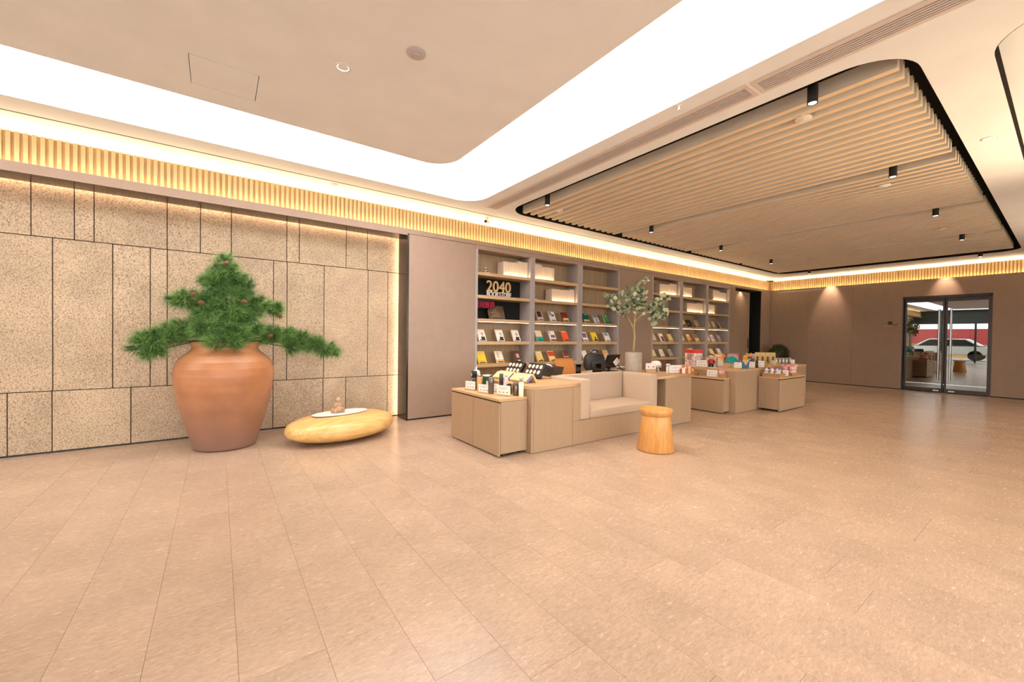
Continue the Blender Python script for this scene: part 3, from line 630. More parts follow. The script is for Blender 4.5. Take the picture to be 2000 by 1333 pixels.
# bay 2
book(4.772, ZT[2], .14, .20, Pink, [('picture', .12, .82, .38, .96, Ink), ('flowers', .1, .9, .04, .2, Wh)], 'pink book with a dark picture on the third shelf')
book(5.078, ZT[2], .14, .205, Wh, [('figure', 0, .45, .62, .97, Gry), ('stroke', .35, .8, .5, .68, Ink)], 'white book with a dark swooping shape on the third shelf')
book(5.404, ZT[2], .14, .20, DRed, [('band', 0, 1, 0.02, .38, Lem)], 'dark red book with a yellow lower band')
book(4.766, ZT[3], .145, .215, ('ivory', (.80, .66, .48)), [('band', 0, 1, 0, .40, ('turquoise', (.0, .36, .30)))], 'cream book with a broad teal lower band')
book(5.090, ZT[3], .145, .215, Wh, [('picture', .2, .9, .32, .6, Pur), ('band', 0, 1, .02, .18, Red), ('corner', 0, .3, .7, 1, Lil)], 'white and lilac book with a purple picture and red foot')
book(5.418, ZT[3], .145, .215, ('vermilion', (.80, .10, .03)), [('title', .1, .75, .9, .98, Wh)], 'plain bright red book on the fourth shelf')
book(4.779, ZT[4], .145, .21, Lem, [('title', .2, .85, .78, .9, Wh), ('triangle', .6, .85, .05, .2, Red)], 'pale yellow and orange book on the lowest visible shelf')
book(5.078, ZT[4], .145, .21, Lem, [('picture', 0, 1, .48, .92, Red), ('title', .2, .7, .5, .56, Wh)], 'book with a red upper half over yellow')
book(5.445, ZT[4], .145, .21, Brn, [('emblem', .25, .85, .52, .85, DRed), ('wing', .1, .95, .34, .44, Pink), ('border', 0, .06, 0, 1, Bei)], 'dark book with a red emblem above the orange board')
# bay 3
book(5.970, ZT[2], .16, .205, DGrn, [('band', 0, 1, .02, .32, Cre), ('moon', .55, .75, .82, .95, Wh)], 'dark green book with a cream lower band')
book(6.268, ZT[2], .14, .20, Wh, [('sky', 0, 1, .6, 1, Gry), ('marks', .3, .7, .2, .5, Gry)], 'white and grey book between two green books')
book(6.570, ZT[2], .16, .205, Grn, [('emblem', .55, .8, .8, .92, Cre), ('border', 0, .1, 0, 1, Lem)], 'plain green book with a light edge on the third shelf')
book(5.948, ZT[3], .145, .205, Wh, [('picture', .1, .85, .4, .88, Pur)], 'white book with a square purple picture')
book(6.230, ZT[3], .145, .205, Yel, [('figure', .45, .7, .08, .5, Ink), ('rock', .3, .95, .03, .2, Brn)], 'yellow book with a dark standing figure')
book(6.610, ZT[3], .155, .205, Wh, [('sky', .05, .8, .62, .98, Gry)], 'white book with a pale blue upper half')
book(5.960, ZT[4], .14, .21, Wh, [], 'plain white book peeping over the black bag on the left')
book(6.250, ZT[4], .14, .21, Wh, [('band', .05, .95, .8, .9, Pink)], 'white book with pink band peeping over the black bag')
book(6.600, ZT[4], .14, .21, Bei, [('print', .2, .8, .6, .85, Ora)], 'beige book peeping over the black bag on the right')
# bay 4
book(8.230, ZT[3], .14, .205, Bei, [], 'pale book under the tree crown, leftmost of three')
book(8.541, ZT[3], .15, .21, Wh, [('picture', .25, .9, .1, .65, DRed)], 'white book with a red-brown picture under the tree crown')
book(8.885, ZT[3], .16, .205, Lem, [('band', 0, .12, 0, 1, Bei)], 'pale yellow book under the tree crown')
book(8.230, ZT[4], .14, .205, Cre, [], 'cream book just right of the concrete pot rim')
book(8.561, ZT[4], .14, .21, Wh, [('foot', .1, .9, .02, .15, Lil), ('figure', .4, .8, .3, .7, Bei)], 'white book with lilac foot above the white dome gadget')
book(8.907, ZT[4], .14, .21, ('greige', (.42, .37, .30)), [('dots', .55, .8, .55, .7, Ink)], 'grey-beige book above the white dome gadget')
# bay 5
book(9.455, ZT[2], .12, .20, Lem, [('foot', .1, .9, .03, .3, Brn)], 'yellow-green book at the left of the fifth bay')
book(9.700, ZT[2], .17, .205, Ink, [('spot', .05, .3, .3, .42, Lem), ('label', .5, .8, .05, .15, Lem)], 'black book with gold spots on the third shelf')
book(10.060, ZT[2], .17, .20, ('ochre', (.52, .36, .14)), [('border', 0, .15, 0, 1, Cre)], 'ochre book with a light spine on the third shelf')
book(9.410, ZT[3], .12, .20, Cre, [], 'cream book at the left of the fifth bay')
book(9.700, ZT[3], .16, .21, Ora, [('title', .2, .8, .7, .95, Wh), ('border', 0, .2, 0, .6, Lem)], 'orange book with a white heading')
book(10.060, ZT[3], .16, .205, Lem, [('picture', .0, 1, .5, .95, ('rust', (.35, .12, .08)))], 'yellow book with a rust-red upper half, fifth bay')
# bay 6
book(10.640, ZT[2], .13, .2, Cre, [('print', .2, .8, .2, .6, Ora)], 'cream book at the left of the third shelf by the doorway')
book(10.890, ZT[2], .16, .2, Bei, [('a_shape', .05, .2, .05, .9, Wh), ('title', .4, .9, .6, .8, Cre)], 'beige book with a white edge by the doorway')
book(11.240, ZT[2], .15, .2, ('umber', (.26, .14, .09)), [('border', 0, .14, 0, 1, Wh)], 'brown book with a white edge by the doorway')
book(10.620, ZT[3], .12, .2, Cre, [], 'cream book at the left of the fourth shelf by the doorway')
book(10.850, ZT[3], .16, .205, Wh, [('picture', .25, .9, .3, .8, Lil)], 'white book with a lilac picture by the doorway')
book(11.200, ZT[3], .15, .2, ('mauve', (.40, .26, .30)), [('title', .2, .8, .6, .8, Lil)], 'mauve book near the dark doorway')
book(10.830, ZT[4], .17, .205, ('palelemon', (.80, .70, .40)), [('border', 0, .1, 0, 1, Lem)], 'pale yellow book above the orange toy boxes')
book(11.230, ZT[4], .16, .205, Wh, [('spot', .3, .7, .2, .4, Ora)], 'white book with an orange spot above the toy boxes')

# ------------------------------------------------------------------ counters
Z1 = 0.712
t = thing('bench_counter', 'long ash-wood counter with built-in seat recess between the two halves', 'counter', (2.68, 3.34, 0))
# front/end panels (local x 0..3.05, y 0..1.16)
box('end_panel', ASH, t, 0, .03, 0, 1.16, .004, Z1-.038, .0015)
box('front_panel', ASH, t, .032, .604, 0, .03, .004, Z1-.038, .0015)
box('front_panel', ASH, t, .608, 2.10, 0, .03, .004, .278, .0015)
box('front_panel', ASH, t, 2.40, 3.05, 0, .03, .004, Z1-.038, .0015)
box('front_panel', ASH, t, .608, .72, 0, .03, .28, Z1-.038, .0015)
box('end_panel', ASH, t, 3.02, 3.05, .032, 1.16, .004, Z1-.038, .0015)
box('knee_panel', mat('knee_grey', (.20, .165, .14), .5), t, 2.19, 2.40, .34, .36, .004, Z1-.038)
box('knee_side', ASH, t, 2.402, 2.42, .032, .34, .004, Z1-.038)
box('seat_board', ASH, t, .62, 2.19, .03, .50, .255, .278)
box('back_board', ASH, t, .72, 2.19, .565, .58, .004, Z1-.038)
box('recess_side', ASH, t, .70, .718, .03, .565, .278, Z1-.038); box('recess_side', ASH, t, 2.17, 2.19, .03, .565, .278, Z1-.038)
box('back_panel', ASH, t, .03, 3.02, 1.13, 1.16, .004, Z1-.038)
ct = plate('worktop', [[(0, 0), (.604, 0), (.72, 0), (.72, .58), (2.19, .58), (2.19, 0), (3.05, 0), (3.05, 1.16), (0, 1.16)]], Z1-.036, Z1, ASHTOP, t)
# cushions
seat = thing('seat_cushion', 'thick beige seat cushion in the counter recess', 'cushion', (3.56, 3.325, .280))
def pillow(name, m, parent, x0, x1, y0, y1, z0, z1, r=.022, bulge=.006):
    b = MB().box(x0, x1, y0, y1, z0, z1); bm = b.bm
    bmesh.ops.subdivide_edges(bm, edges=bm.edges[:], cuts=6, use_grid_fill=True)
    cx, cy, cz = (x0+x1)/2, (y0+y1)/2, (z0+z1)/2; hx, hy, hz = (x1-x0)/2, (y1-y0)/2, (z1-z0)/2
    for v in bm.verts:
        u, w_, q = (v.co.x-cx)/hx, (v.co.y-cy)/hy, (v.co.z-cz)/hz
        e = lambda a: max(0, 1-a*a)
        v.co.x += bulge*np.sign(u)*(abs(u) > .99)*e(w_)*e(q); v.co.y += bulge*np.sign(w_)*(abs(w_) > .99)*e(u)*e(q); v.co.z += bulge*np.sign(q)*(abs(q) > .99)*e(u)*e(w_)
    o = b.build(name, m, parent, smooth=False); bv = o.modifiers.new('bevel', 'BEVEL'); bv.width = r; bv.segments = 4; bv.limit_method = 'ANGLE'; bv.angle_limit = math.radians(50)
    o.data.shade_smooth(); return o
pillow('pad', CUSH, seat, .002, 1.186, .0, .505, .0, .112, .02)
box('seam', CUSH, seat, .02, 1.168, -.003, .0, .05, .054)
armL = thing('arm_cushion', 'upright beige cushion at the left end of the counter seat', 'cushion', (3.402, 3.325, .283)); pillow('pad', CUSH, armL, 0, .156, 0, .555, 0, .468, .016)
armR = thing('arm_cushion', 'upright beige cushion at the right end of the counter seat', 'cushion', (4.748, 3.325, .283)); pillow('pad', CUSH, armR, 0, .12, 0, .50, 0, .468, .016)
bk = thing('back_cushion', 'wide beige backrest cushion of the counter seat', 'cushion', (3.56, 3.832, .283)); pillow('pad', CUSH, bk, .004, 1.306, 0, .085, 0, .468, .016)
# pull-out display units
def pullout(x, y, wx, wy, h, doors, label, side='x'):
    t = thing('display_cabinet', label, 'cabinet', (x, y, 0))
    if side == 'x':
        box('carcass', ASH, t, .022, wx, 0.0, wy, .035, h-.03, .0015); box('top', ASHTOP, t, .0, wx, -.001, wy+.001, h-.028, h, .003)
        for i in range(doors):
            a = .003 + i*wy/doors; b_ = (i+1)*wy/doors - .003
            box('door', ASH, t, 0.0, .02, a, b_, .014, h-.042, .002)
        box('grip_channel', BLACK, t, .006, .022, .0, wy, h-.041, h-.029)
        cs = [(.07, .06), (.07, wy-.06), (wx-.06, .06), (wx-.06, wy-.06)]
    else:
        box('carcass', ASH, t, 0, wx, .022, wy, .035, h-.03, .0015); box('top', ASHTOP, t, -.001, wx+.001, .0, wy, h-.028, h, .003)
        for i in range(doors):
            a = .003 + i*wx/doors; b_ = (i+1)*wx/doors - .003
            box('door', ASH, t, a, b_, 0.0, .02, .014, h-.042, .002)
        box('grip_channel', BLACK, t, 0, wx, .006, .022, h-.041, h-.029)
        cs = [(.06, .07), (wx-.06, .07), (.06, wy-.06), (wx-.06, wy-.06)]
    for cx, cy in cs:
        c_ = MB().cyl((cx, cy, .028), .018, .008, 10).build('caster', BLACK, t); MB().tube([(cx-.008, cy, .0145), (cx+.008, cy, .0145)], .0145, 12).build('wheel', BLACK, c_)
pullout(2.318, 3.41, .358, 1.04, .600, 2, 'low two-door ash cabinet with flasks on top at the counter end')
T2 = 0.73
t = thing('display_counter', 'tall ash display counter crowded with toys beyond the bench counter', 'counter', (6.95, 3.27, 0))
box('end_panel', ASH, t, 0, .035, 0, 1.2, .003, T2-.037, .0015); box('end_panel', ASH, t, 2.965, 3.0, 0, 1.2, .003, T2-.037, .0015)
box('front_panel', ASH, t, .037, 2.963, .004, .03, .003, T2-.037, .0015); box('back_panel', ASH, t, .037, 2.963, 1.17, 1.2, .003, T2-.037)
box('worktop', ASHTOP, t, -.002, 3.002, -.002, 1.202, T2-.036, T2, .003)
pullout(6.745, 3.37, .20, 1.06, .59, 1, 'low ash cabinet drawn out before the left end of the display counter')
pullout(7.755, 2.925, 1.11, .34, .59, 1, 'low ash cabinet with pink soft toys at the front right of the display counter', 'y')

# ------------------------------------------------------------------ stool, pebble bench, pots
t = thing('side_stool', 'round oak drum stool with a flared rim beside the counter seat', 'stool', (3.955, 2.715, 0))
MB().lathe([(0, .004), (.196, .004), (.200, .012), (.152, .385), (.150, .392), (0, .392)], 48).build('body', STOOLW, t, smooth=True)
for v in t.children[0].data.polygons: v.use_smooth = len(v.vertices) == 4
MB().lathe([(.148, .385), (.160, .392), (.176, .455), (.172, .461), (.160, .457), (.146, .425), (0, .42)], 48).build('tray_rim', STOOLW, t, smooth=True)
# pebble
def superell(a, b, h, n=2.47, nu=56, nv=22):
    V = []; F = []
    for j in range(nv+1):
        v = -math.pi/2 + math.pi*j/nv; cv = max(math.cos(v), 0)**(2/n); sv = math.copysign(abs(math.sin(v))**(2/n), math.sin(v))
        for i in range(nu):
            u = 2*math.pi*i/nu; V.append((a*cv*math.cos(u), b*cv*math.sin(u), h/2+h/2*sv))
    for j in range(nv):
        for i in range(nu): F.append((j*nu+i, j*nu+(i+1) % nu, (j+1)*nu+(i+1) % nu, (j+1)*nu+i))
    return V, F
t = thing('pebble_bench', 'low pebble-shaped pale wooden bench by the stone wall', 'bench', (1.225, 5.15, 0.0), .267)
V, F = superell(.645, .425, .305); from_arrays('body', V, F, PEBBLE, t, smooth=True)
MB().lathe([(0, .3045), (.32, .3045), (.335, .306), (.335, .3075), (0, .3075)], 48, (-.03, -.0, 0), 1.0, .52).build('white_inlay', WHITEP, t)
tk = thing('ornament', 'small knobbly carved figurine on the white inlay of the wooden bench', 'figurine', (1.16, 5.13, .3075))
b = MB()
for p, r in (((0, 0, .045), .055), ((-.045, .0, .03), .036), ((.05, .0, .028), .034), ((0, .01, .095), .046), ((.006, .0, .145), .036), ((-.025, -.03, .025), .03), ((.03, -.032, .04), .03), ((-.024, -.02, .09), .03), ((.03, .0, .08), .034)):
    b.ball(p, r, r, r*1.15, 10, 6)
b.build('carving', mat('carved_root', (.42, .25, .15), .55, noise=.35, scale=60, bump=.6), tk, smooth=True)

# big terracotta pot with pine
t = thing('potted_pine', 'bushy green pine with cones in a big terracotta jar by the stone wall', 'potted tree', (.073, 5.46, 0))
prof = [(0, .0), (.27, .0), (.288, .015), (.315, .12), (.365, .30), (.41, .47), (.442, .64), (.456, .78), (.450, .87), (.425, .94), (.375, 1.0), (.325, 1.04), (.305, 1.065), (.300, 1.09), (.318, 1.125), (.320, 1.14), (.300, 1.145), (.285, 1.12), (.275, 1.06), (.30, 1.02)]
def dens(p, k=6):
    out = []
    for (r0, z0), (r1, z1) in zip(p, p[1:]):
        for i in range(k): out.append((r0+(r1-r0)*i/k + (.0012*math.sin((z0+(z1-z0)*i/k)*190) if .03 < z0 < .95 else 0), z0+(z1-z0)*i/k))
    return out + [p[-1]]
def smoothp(p):
    q = [p[0]]
    for a, b in zip(p[1:-2], p[2:-1]): q += [a, ((a[0]+b[0])/2*1.0, (a[1]+b[1])/2)]
    return q + p[-2:]
MB().lathe(dens(prof), 72).build('jar', TERRA, t, smooth=True)
MB().lathe([(.29, 1.03), (0, 1.05)], 32).build('soil', mat('soil', (.05, .03, .02), .9), t)
MB().tube([(0, 0, .98), (.01, .0, 1.3), (-.01, .01, 1.6), (0, 0, 2.0)], .05, 10, .012).build('trunk', mat('bark', (.14, .08, .05), .85, noise=.3, scale=30), t)
# (x, y, z, rx, ry, rz, n)
PADS = [(0, -.04, 1.99, .10, .09, .09, 26), (.0, -.04, 1.86, .17, .15, .13, 50), (-.09, -.06, 1.75, .16, .15, .11, 45), (.10, -.06, 1.76, .17, .15, .12, 50), (.0, -.1, 1.63, .21, .18, .12, 60),
        (-.36, -.05, 1.585, .14, .14, .085, 36), (-.20, -.06, 1.55, .12, .12, .10, 30), (.32, -.04, 1.56, .16, .14, .085, 36), (.45, -.02, 1.52, .10, .10, .07, 20), (.0, -.12, 1.45, .26, .2, .13, 70), (.17, -.1, 1.48, .16, .15, .12, 40), (-.15, -.1, 1.43, .16, .15, .11, 40),
        (-.12, -.22, 1.27, .2, .16, .10, 50), (.05, -.26, 1.22, .20, .14, .10, 50), (-.02, -.34, 1.145, .17, .08, .07, 34), (.15, -.2, 1.28, .2, .17, .10, 46), (-.3, -.05, 1.29, .16, .15, .09, 36),
        (-.44, -.04, 1.23, .17, .15, .09, 40), (-.57, -.04, 1.18, .17, .14, .095, 44), (-.67, -.05, 1.13, .11, .11, .09, 28), (-.60, -.06, 1.06, .10, .09, .07, 22),
        (.36, -.08, 1.24, .19, .16, .09, 44), (.52, -.08, 1.21, .18, .15, .085, 44), (.70, -.06, 1.17, .17, .14, .08, 40), (.86, -.05, 1.12, .15, .13, .075, 34), (1.0, -.05, 1.07, .12, .11, .07, 26), (1.10, -.05, 1.02, .08, .08, .06, 14), (.62, -.12, 1.08, .12, .1, .05, 18)]
Vn, Fn, Tn = [], [], []
for (px, py, pz, rx, ry, rz, n) in PADS:
    n = int(n*.9); rx *= 1.08; rz *= 1.1
    for k in range(n):
        d = RNG.normal(size=3); d /= np.linalg.norm(d); rad = RNG.random()**.28
        c0 = np.array([px, py, pz]) + d*np.array([rx, ry, rz])*rad*.78
        ax = d*np.array([1, 1, .8]) + np.array([0, 0, .45]) + RNG.normal(size=3)*.25; ax /= np.linalg.norm(ax)
        base_t = RNG.uniform(.0, .75)
        for j in range(64):
            s = ax*RNG.uniform(.3, 1.0) + RNG.normal(size=3)*.55; s /= np.linalg.norm(s); L = RNG.uniform(.07, .125)
            q = np.cross(s, RNG.normal(size=3)); q /= np.linalg.norm(q); wv = .0021
            p0 = c0 + ax*RNG.uniform(-.02, .03); tip = p0 + s*L + np.array([0, 0, -.12*L])
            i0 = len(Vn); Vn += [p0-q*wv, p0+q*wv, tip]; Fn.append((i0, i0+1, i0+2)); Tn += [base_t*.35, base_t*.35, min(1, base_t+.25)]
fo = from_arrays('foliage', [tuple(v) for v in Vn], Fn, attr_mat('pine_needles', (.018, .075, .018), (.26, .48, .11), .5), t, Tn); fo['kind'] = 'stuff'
bb = MB()
for P_ in PADS[5:]:
    bb.tube([(0, 0, max(P_[2], 1.19)), (P_[0]*.5, P_[1]*.5, max(P_[2], 1.12)+.02), (P_[0]*.9, P_[1], P_[2]+.01)], .012, 6, .004)
bb.build('branches', MATS['bark'], t)
def cone(x, y, z):
    b = MB(); b.ball((0, 0, 0), .016, .016, .022, 10, 6)
    for r_ in range(4):
        for a in range(7):
            th = 2*math.pi*(a+.5*(r_ % 2))/7; rr = .018*math.sin(math.pi*(r_+1)/5); zz = -.023*math.cos(math.pi*(r_+1)/5)
            b.ball((rr*math.cos(th), rr*math.sin(th), zz), .0075, .0075, .005, 6, 4)
    o = b.build('pine_cone', mat('cone_brown', (.20, .072, .028), .6, noise=.3, scale=60), t, loc=(x, y, z)); o.rotation_euler = (1.3, .2, x*5)
for p in ((.0, -.17, 1.985), (-.21, -.25, 1.545), (.155, -.26, 1.575), (.505, -.12, 1.44), (.40, -.23, 1.215), (-.28, -.2, 1.63)): cone(*p)

# concrete pot with round-leaved tree
t = thing('potted_tree', 'slender tree with round grey-green leaves in a concrete pot on the counter', 'potted tree', (5.21, 3.99, Z1))
MB().lathe([(0, 0), (.122, 0), (.126, .006), (.128, .30), (.124, .305), (.114, .303), (.112, .27), (.118, .26)], 40).build('pot', CONCR, t, smooth=True)
MB().lathe([(.117, .265), (0, .272)], 24).build('soil', MATS['soil'], t)
BARK2 = mat('pale_bark', (.34, .25, .11), .7, noise=.2, scale=30)
MB().tube([(-.0, 0, .22), (.004, 0, .40), (.02, 0, .55), (-.0, 0, .68), (.02, 0, .86), (.0, .0, 1.02)], .021, 10, .012).build('trunk', BARK2, t, smooth=True)
RX = Vector((.81, -.586, 0))
def cp(u, z, d=0): v = RX*u + Vector((.586, .81, 0))*d; return (v.x, v.y, z)
brn = [[cp(.0, .66), cp(-.05, .76), cp(-.11, .86), cp(-.2, .98)], [cp(.02, .78), cp(.08, .86), cp(.17, .92), cp(.3, 1.0)], [cp(.02, .86), cp(-.03, 1.1), cp(.04, 1.3), cp(.13, 1.44)], [cp(-.2, .98), cp(-.3, 1.1), cp(-.42, 1.2)], [cp(.17, .92), cp(.34, 1.0), cp(.47, 1.16)]]
for b_ in brn: MB().tube(b_, .012, 8, .004).build('branch', BARK2, t)
clus = [(.14, 1.42, .07, 10), (.04, 1.33, .08, 14), (-.06, 1.26, .10, 18), (.1, 1.24, .10, 16), (-.05, 1.12, .13, 34), (.1, 1.1, .13, 34), (-.22, 1.15, .10, 22), (-.35, 1.14, .10, 22), (-.43, 1.19, .06, 10), (-.28, 1.02, .10, 20), (-.17, .95, .10, 22), (-.03, .98, .10, 22), (.1, .98, .1, 18), (.24, 1.02, .12, 34), (.35, 1.05, .12, 32), (.45, 1.14, .08, 16), (.52, 1.15, .05, 6), (.28, .88, .10, 22), (.4, .87, .09, 20), (.46, .93, .07, 12), (.33, .78, .07, 12), (-.15, .88, .05, 6), (-.36, 1.02, .06, 8)]
Vl, Fl, Tl = [], [], []
for u, z, r, n in clus:
    for k in range(n):
        d = RNG.normal(size=3); d /= np.linalg.norm(d); d *= r*RNG.random()**.5
        c = np.array(cp(u, z)) + d*np.array([1, 1, .9])
        nrm = RNG.normal(size=3)*.8 + np.array([-.5, -.7, .5]); nrm /= np.linalg.norm(nrm); a = np.cross(nrm, RNG.normal(size=3)); a /= np.linalg.norm(a); b_ = np.cross(nrm, a)
        R_ = RNG.uniform(.022, .036); i0 = len(Vl); tv = RNG.random()
        Vl.append(c + nrm*.004); Tl.append(tv)
        for q in range(8):
            th = 2*math.pi*q/8; Vl.append(c + a*R_*1.15*math.cos(th) + b_*R_*math.sin(th)); Tl.append(tv)
        Fl += [(i0, i0+1+q, i0+1+(q+1) % 8) for q in range(8)]
fo = from_arrays('leaves', [tuple(v) for v in Vl], Fl, attr_mat('round_leaves', (.06, .09, .04), (.50, .52, .32), .55), t, Tl); fo['kind'] = 'stuff'
bd = thing('toy_bird', 'small dark-winged toy bird with pale yellow belly perched in the tree', 'ornament', (5.47, 3.79, Z1+1.005))
MB().ball((0, 0, .02), .055, .03, .026, 12, 8).build('belly', col('bird_belly', (.80, .68, .36)), bd, smooth=True)
MB().ball((.018, -.004, .042), .045, .032, .022, 12, 8).build('wing', col('bird_wing', (.05, .06, .09)), bd, smooth=True)
MB().ball((-.05, -.01, .035), .022).build('head', col('bird_wing', (.05, .06, .09)), bd, smooth=True)

# green bush in the far corner
t = thing('corner_bush', 'rounded dark green bush in the far corner behind the display counter', 'plant', (13.72, 5.22, 0))
MB().lathe([(0, 0), (.16, 0), (.2, .4), (.19, .4), (.17, .36), (0, .36)], 28).build('pot', mat('dark_pot', (.08, .07, .06), .5), t)
Vb, Fb, Tb = [], [], []
for k in range(900):
    d = RNG.normal(size=3); d /= np.linalg.norm(d); c = np.array([0, 0, .78]) + d*np.array([.26, .26, .30])*RNG.uniform(.7, 1)
    tv = RNG.random()
    for j in range(4):
        s = d + RNG.normal(size=3)*.6; s /= np.linalg.norm(s); q = np.cross(s, RNG.normal(size=3)); q /= np.linalg.norm(q)
        i0 = len(Vb); Vb += [tuple(c-q*.006), tuple(c+q*.006), tuple(c+s*.07)]; Fb.append((i0, i0+1, i0+2)); Tb += [tv*.6, tv*.6, tv]
fo = from_arrays('foliage', Vb, Fb, attr_mat('bush_leaves', (.012, .03, .006), (.08, .14, .03), .6), t, Tb); fo['kind'] = 'stuff'
MB().tube([(0, 0, .3), (0, 0, .8)], .02).build('stem', MATS['bark'], t)

# ------------------------------------------------------------------ goods
def card(x, y, z, w, h, label, rz=0.0, base=KRAFT, marks=3, tint=PAPER):
    """price card standing in a little wooden block; faces local -y"""
    t = thing('price_card', label, 'card', (x, y, z), rz)
    box('holder', base, t, -w/2, w/2, -.014, .014, 0, .012, .001)
    p = box('sheet', tint, t, -w/2, w/2, -.0012, .0012, .012, h)
    for i in range(marks):
        u = -w*.36 + (i % 3)*w*.28; v = .012 + (h-.012)*(.22 + .3*(i//3)); box('print', col('print_dark', (.10, .08, .10)), p, u, u+w*.14, -.0018, -.0012, v, v+h*.07)
    box('print', col('print_grey', (.45, .38, .40)), p, -w*.38, w*.3, -.0018, -.0012, h*.74, h*.79); box('print', col('print_grey', (.45, .38, .40)), p, -w*.38, w*.1, -.0018, -.0012, h*.62, h*.66)
    return t
def bottle(x, y, z, prof, m, label, cap=None, name='flask', cat='flask', seg=20, extra=None):
    t = thing(name, label, cat, (x, y, z))
    MB().lathe(prof, seg).build('body', m, t, smooth=True)
    if cap: MB().lathe(cap[0], seg).build('cap', cap[1], t, smooth=True)
    return t
RZ = -math.pi/2      # facing -x
LOW = .600
card(2.425, 4.18, LOW, .15, .105, 'white price card at the left end of the flask cabinet', RZ+.35)
card(2.42, 3.87, LOW, .16, .10, 'white price card before the orange and silver flasks', RZ+.35)
card(2.585, 3.93, LOW, .15, .095, 'white price card between silver flask and dark flask', RZ+.35)
card(2.50, 3.60, LOW, .17, .112, 'white price card before the jars at the cabinet corner', RZ+.40)
t = bottle(2.492, 4.21, LOW, [(0, 0), (.032, 0), (.033, .004), (.033, .15), (0, .15)], col('flask_black', (.012, .012, .014), .35), 'tall black flask with white print, leftmost on the cabinet', ([(0, .15), (.034, .15), (.034, .218), (.030, .224), (0, .224)], col('flask_black', (.012, .012, .014), .35)))
for i in range(7): MB().box(-.0335, -.0325, -.02+.012*(i % 3), -.012+.012*(i % 3)+.006, .03+.016*i, .04+.016*i).build('print', PAPER, t)
box('label_strip', col('flask_gold', (.75, .65, .2)), t, -.0352, -.0335, -.006, .006, .165, .20)
bottle(2.475, 4.06, LOW, [(0, 0), (.030, 0), (.031, .005), (.031, .15), (.020, .165), (0, .165)], col('flask_orange', (.62, .30, .09), .4), 'orange flask with a steel neck beside black flask', ([(0, .163), (.019, .163), (.019, .198), (0, .198)], CHROME))
bottle(2.60, 4.34, LOW, [(0, 0), (.036, 0), (.036, .13), (.022, .15), (0, .15)], WHITEP, 'white pump bottle behind the orange flask', ([(0, .150), (.045, .152), (.048, .19), (.035, .215), (.008, .222), (.007, .26), (0, .26)], WHITEP), 'pump_bottle', 'bottle')
bottle(2.468, 3.80, LOW, [(0, 0), (.032, 0), (.033, .004), (.033, .105), (.034, .107), (.034, .165), (.026, .185), (.012, .196), (0, .197)], mat('gunmetal', (.16, .15, .15), .25, metal=.7), 'silver-grey steel flask behind the second price card', ([(0, .197), (.018, .197), (.018, .203), (0, .203)], BLACK))
t = thing('gift_tin', 'dark green box with a white lid behind the silver flask', 'box', (2.60, 4.09, LOW)); box('body', col('tin_green', (.02, .10, .05)), t, -.04, .04, -.035, .035, 0, .165); box('lid', WHITEP, t, -.042, .042, -.037, .037, .165, .18); 
t = thing('carton', 'small peach carton behind the price cards', 'box', (2.615, 4.02, LOW)); box('body', col('carton_peach', (.72, .42, .26)), t, -.02, .02, -.02, .02, 0, .15); box('flap', col('carton_rose', (.75, .55, .48)), t, -.0205, .0205, -.0205, .0205, .15, .165)
t = thing('leaflet_stand', 'small pink leaflet between orange and silver flasks', 'leaflet', (2.545, 3.985, LOW), RZ); box('sheet', col('leaflet_pink', (.62, .45, .46)), t, -.035, .035, -.002, .002, .0, .12); box('print', PAPER, t, -.028, .028, -.003, -.002, .05, .11)
t = bottle(2.63, 3.835, LOW, [(0, 0), (.024, 0), (.0245, .002), (.0245, .05), (0, .05)], BLACK, 'slim dark flask with a blue band behind the third card', ([(0, .08), (.0235, .08), (.0245, .16), (.0245, .19), (.021, .215), (0, .218)], mat('gunmetal2', (.05, .06, .07), .3)), 'flask')
MB().lathe([(0, .05), (.0248, .05), (.0248, .08), (0, .08)], 20).build('band', col('band_blue', (.15, .20, .45)), t)
bottle(2.635, 3.745, LOW, [(0, 0), (.03, 0), (.036, .02), (.034, .09), (.022, .15), (.018, .19), (0, .19)], col('soft_pink', (.75, .50, .52), .5), 'pale pink bottle with a dark button behind dark flask', ([(0, .19), (.019, .19), (.019, .215), (0, .22)], col('soft_pink2', (.78, .60, .60))), 'bottle', 'bottle')
bottle(2.62, 3.665, LOW, [(0, 0), (.027, 0), (.028, .003), (.028, .075), (.018, .085), (0, .085)], ACR, 'small clear jar with a black lid at the cabinet corner', ([(0, .085), (.026, .085), (.026, .115), (0, .115)], BLACK), 'jar', 'jar')
t = bottle(2.63, 3.555, LOW, [(0, 0), (.030, 0), (.031, .003), (.031, .11), (.027, .12), (0, .12)], clear('smoked_glass', (.55, .52, .48), .12), 'glass tumbler with a grey lid beside the cream bottle', ([(0, .12), (.03, .12), (.03, .143), (0, .146)], col('lid_grey', (.16, .17, .18))), 'tumbler', 'tumbler')
MB().lathe([(0, .004), (.028, .004), (.028, .035), (0, .035)], 16).build('contents', col('tea_gold', (.45, .34, .06)), t)
bottle(2.632, 3.46, LOW, [(0, 0), (.026, 0), (.027, .003), (.027, .152), (.016, .157), (0, .157)], col('bottle_cream', (.78, .72, .55), .4), 'cream bottle with a steel collar, rightmost on the cabinet', ([(0, .157), (.015, .157), (.015, .178), (.021, .18), (.022, .212), (0, .214)], mat('satin_steel', (.6, .52, .48), .3, metal=.6)), 'bottle', 'bottle')

